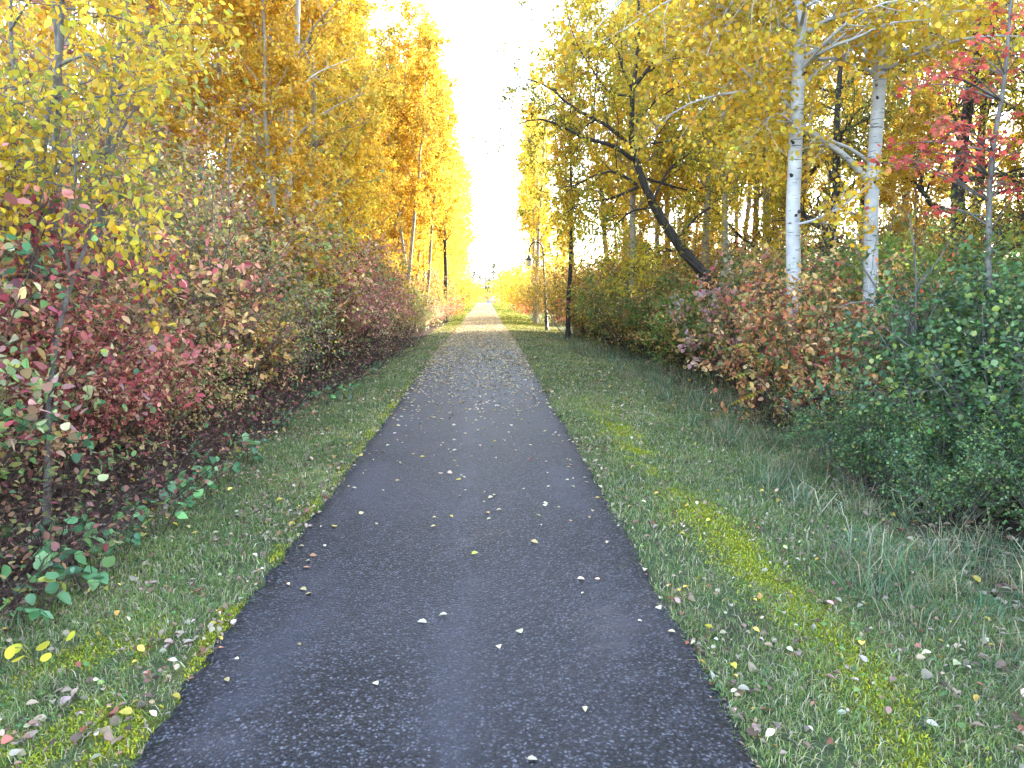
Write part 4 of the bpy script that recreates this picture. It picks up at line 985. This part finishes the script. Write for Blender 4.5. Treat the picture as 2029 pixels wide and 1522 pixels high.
mb = MB(); tubes(mb, np.array([[[-.85, 0, 3.33], [-.85, 0, 3.25], [-.85, 0, 3.12], [-.85, 0, 3.03], [-.85, 0, 3.0]]]), np.array([[.13, .165, .15, .09, .02]]), 14); mb.build('lamp_globe', M_GLASS, root, True)

# ------------------------------------------------------------------ far end of the path
FB = [make_shrub('sumac_shrub', 151, 2.4, 1.5, 14, ORANGE + GOLDB, .13, T_KITE, 5, 4, 7, t0=.1), make_shrub('sumac_shrub', 152, 2.6, 1.6, 14, GOLDB + LEMON, .13, T_KITE, 5, 4, 7, t0=.1), make_shrub('sumac_shrub', 153, 1.8, 1.4, 13, ORANGE + MAPLE, .12, T_KITE, 5, 4, 7, t0=.1)]
for k, (x, y, p, s) in enumerate([(-3.2, 58, 2, 1.0), (-3.0, 66, 0, 1.2), (-3.1, 74, 1, 1.2), (-2.9, 84, 0, 1.2), (-3.2, 95, 1, 1.5), (-3.4, 108, 0, 1.5), (-1.6, 150, 1, 1.35), (.4, 158, 2, .95), (-3.8, 140, 1, 1.5), (3.4, 56, 2, .7), (3.3, 64, 0, .8), (2.9, 72, 1, 1.1), (3.2, 80, 1, 1.6), (3.7, 88, 0, 1.9), (4.4, 98, 1, 2.0), (5.4, 120, 1, 2.3), (9.5, 168, 2, 1.6), (8, 150, 2, 1.2), (5.5, 72, 1, 2), (4.6, 43, 2, .8), (5.4, 37, 1, .8), (2.2, 150, 2, .5), (-2.7, 50, 0, .95), (-2.3, 54, 2, .55)]):
    place(FB[p], x, y, rg.rand() * 6.28, s, f'{["orange and gold", "bright yellow", "orange red"][p]} sunlit shrub far down the path on its {"left" if x < .5 else "right"}, {ORD[k]} of the row', 'shrub', 'sunlit shrubs far down the path')
def make_conifer(seed):
    r = np.random.RandomState(seed); root = empty('conifer_tree'); wood = MB(); fo = MB(); H = 8.0
    tk = np.stack([np.zeros(8), np.zeros(8), np.linspace(0, H, 8)], -1)[None]; tr = np.linspace(.14, .01, 8)[None]; tubes(wood, tk, tr, 7)
    B, bR = grow(r, tk, tr, 90, .08, .99, lambda t: 1.9 * (1.03 - t), (75, 100), 6, .0, .08, .3, .3, .006)
    T, tR = grow(r, B, bR, 8, .1, 1, .4, (35, 65), 4, -.03, .1, .5, .4, .003)
    tubes(wood, B, bR, 3); wood.build('trunk', M_DARK, root, True)
    leaf_twigs(r, fo, T, 8, .16, [((.03, .06, .045), 2), ((.045, .08, .05), 2)], T_LANCE, 0, .1, .8, .02, 2.0); fo.build('crown', M_WAXY, root)
    return root
CT = make_conifer(160)
for k, (x, y, s) in enumerate([(2.3, 205, 1.05), (-1.5, 232, .72), (.2, 238, .64), (1.2, 226, .6), (-3.2, 228, .85), (-5, 236, .95), (-7.5, 240, 1.0), (4.4, 240, .8), (7, 236, .9), (10, 238, 1.0)]):
    place(CT, x, y, k, s * 1.9, 'tall grey-green conifer right of the far yellow trees' if k == 0 else f'small dark conifer closing the far end of the path, {ORD[k - 1]} of the line', 'tree', 'conifers at the far end', sz=s)
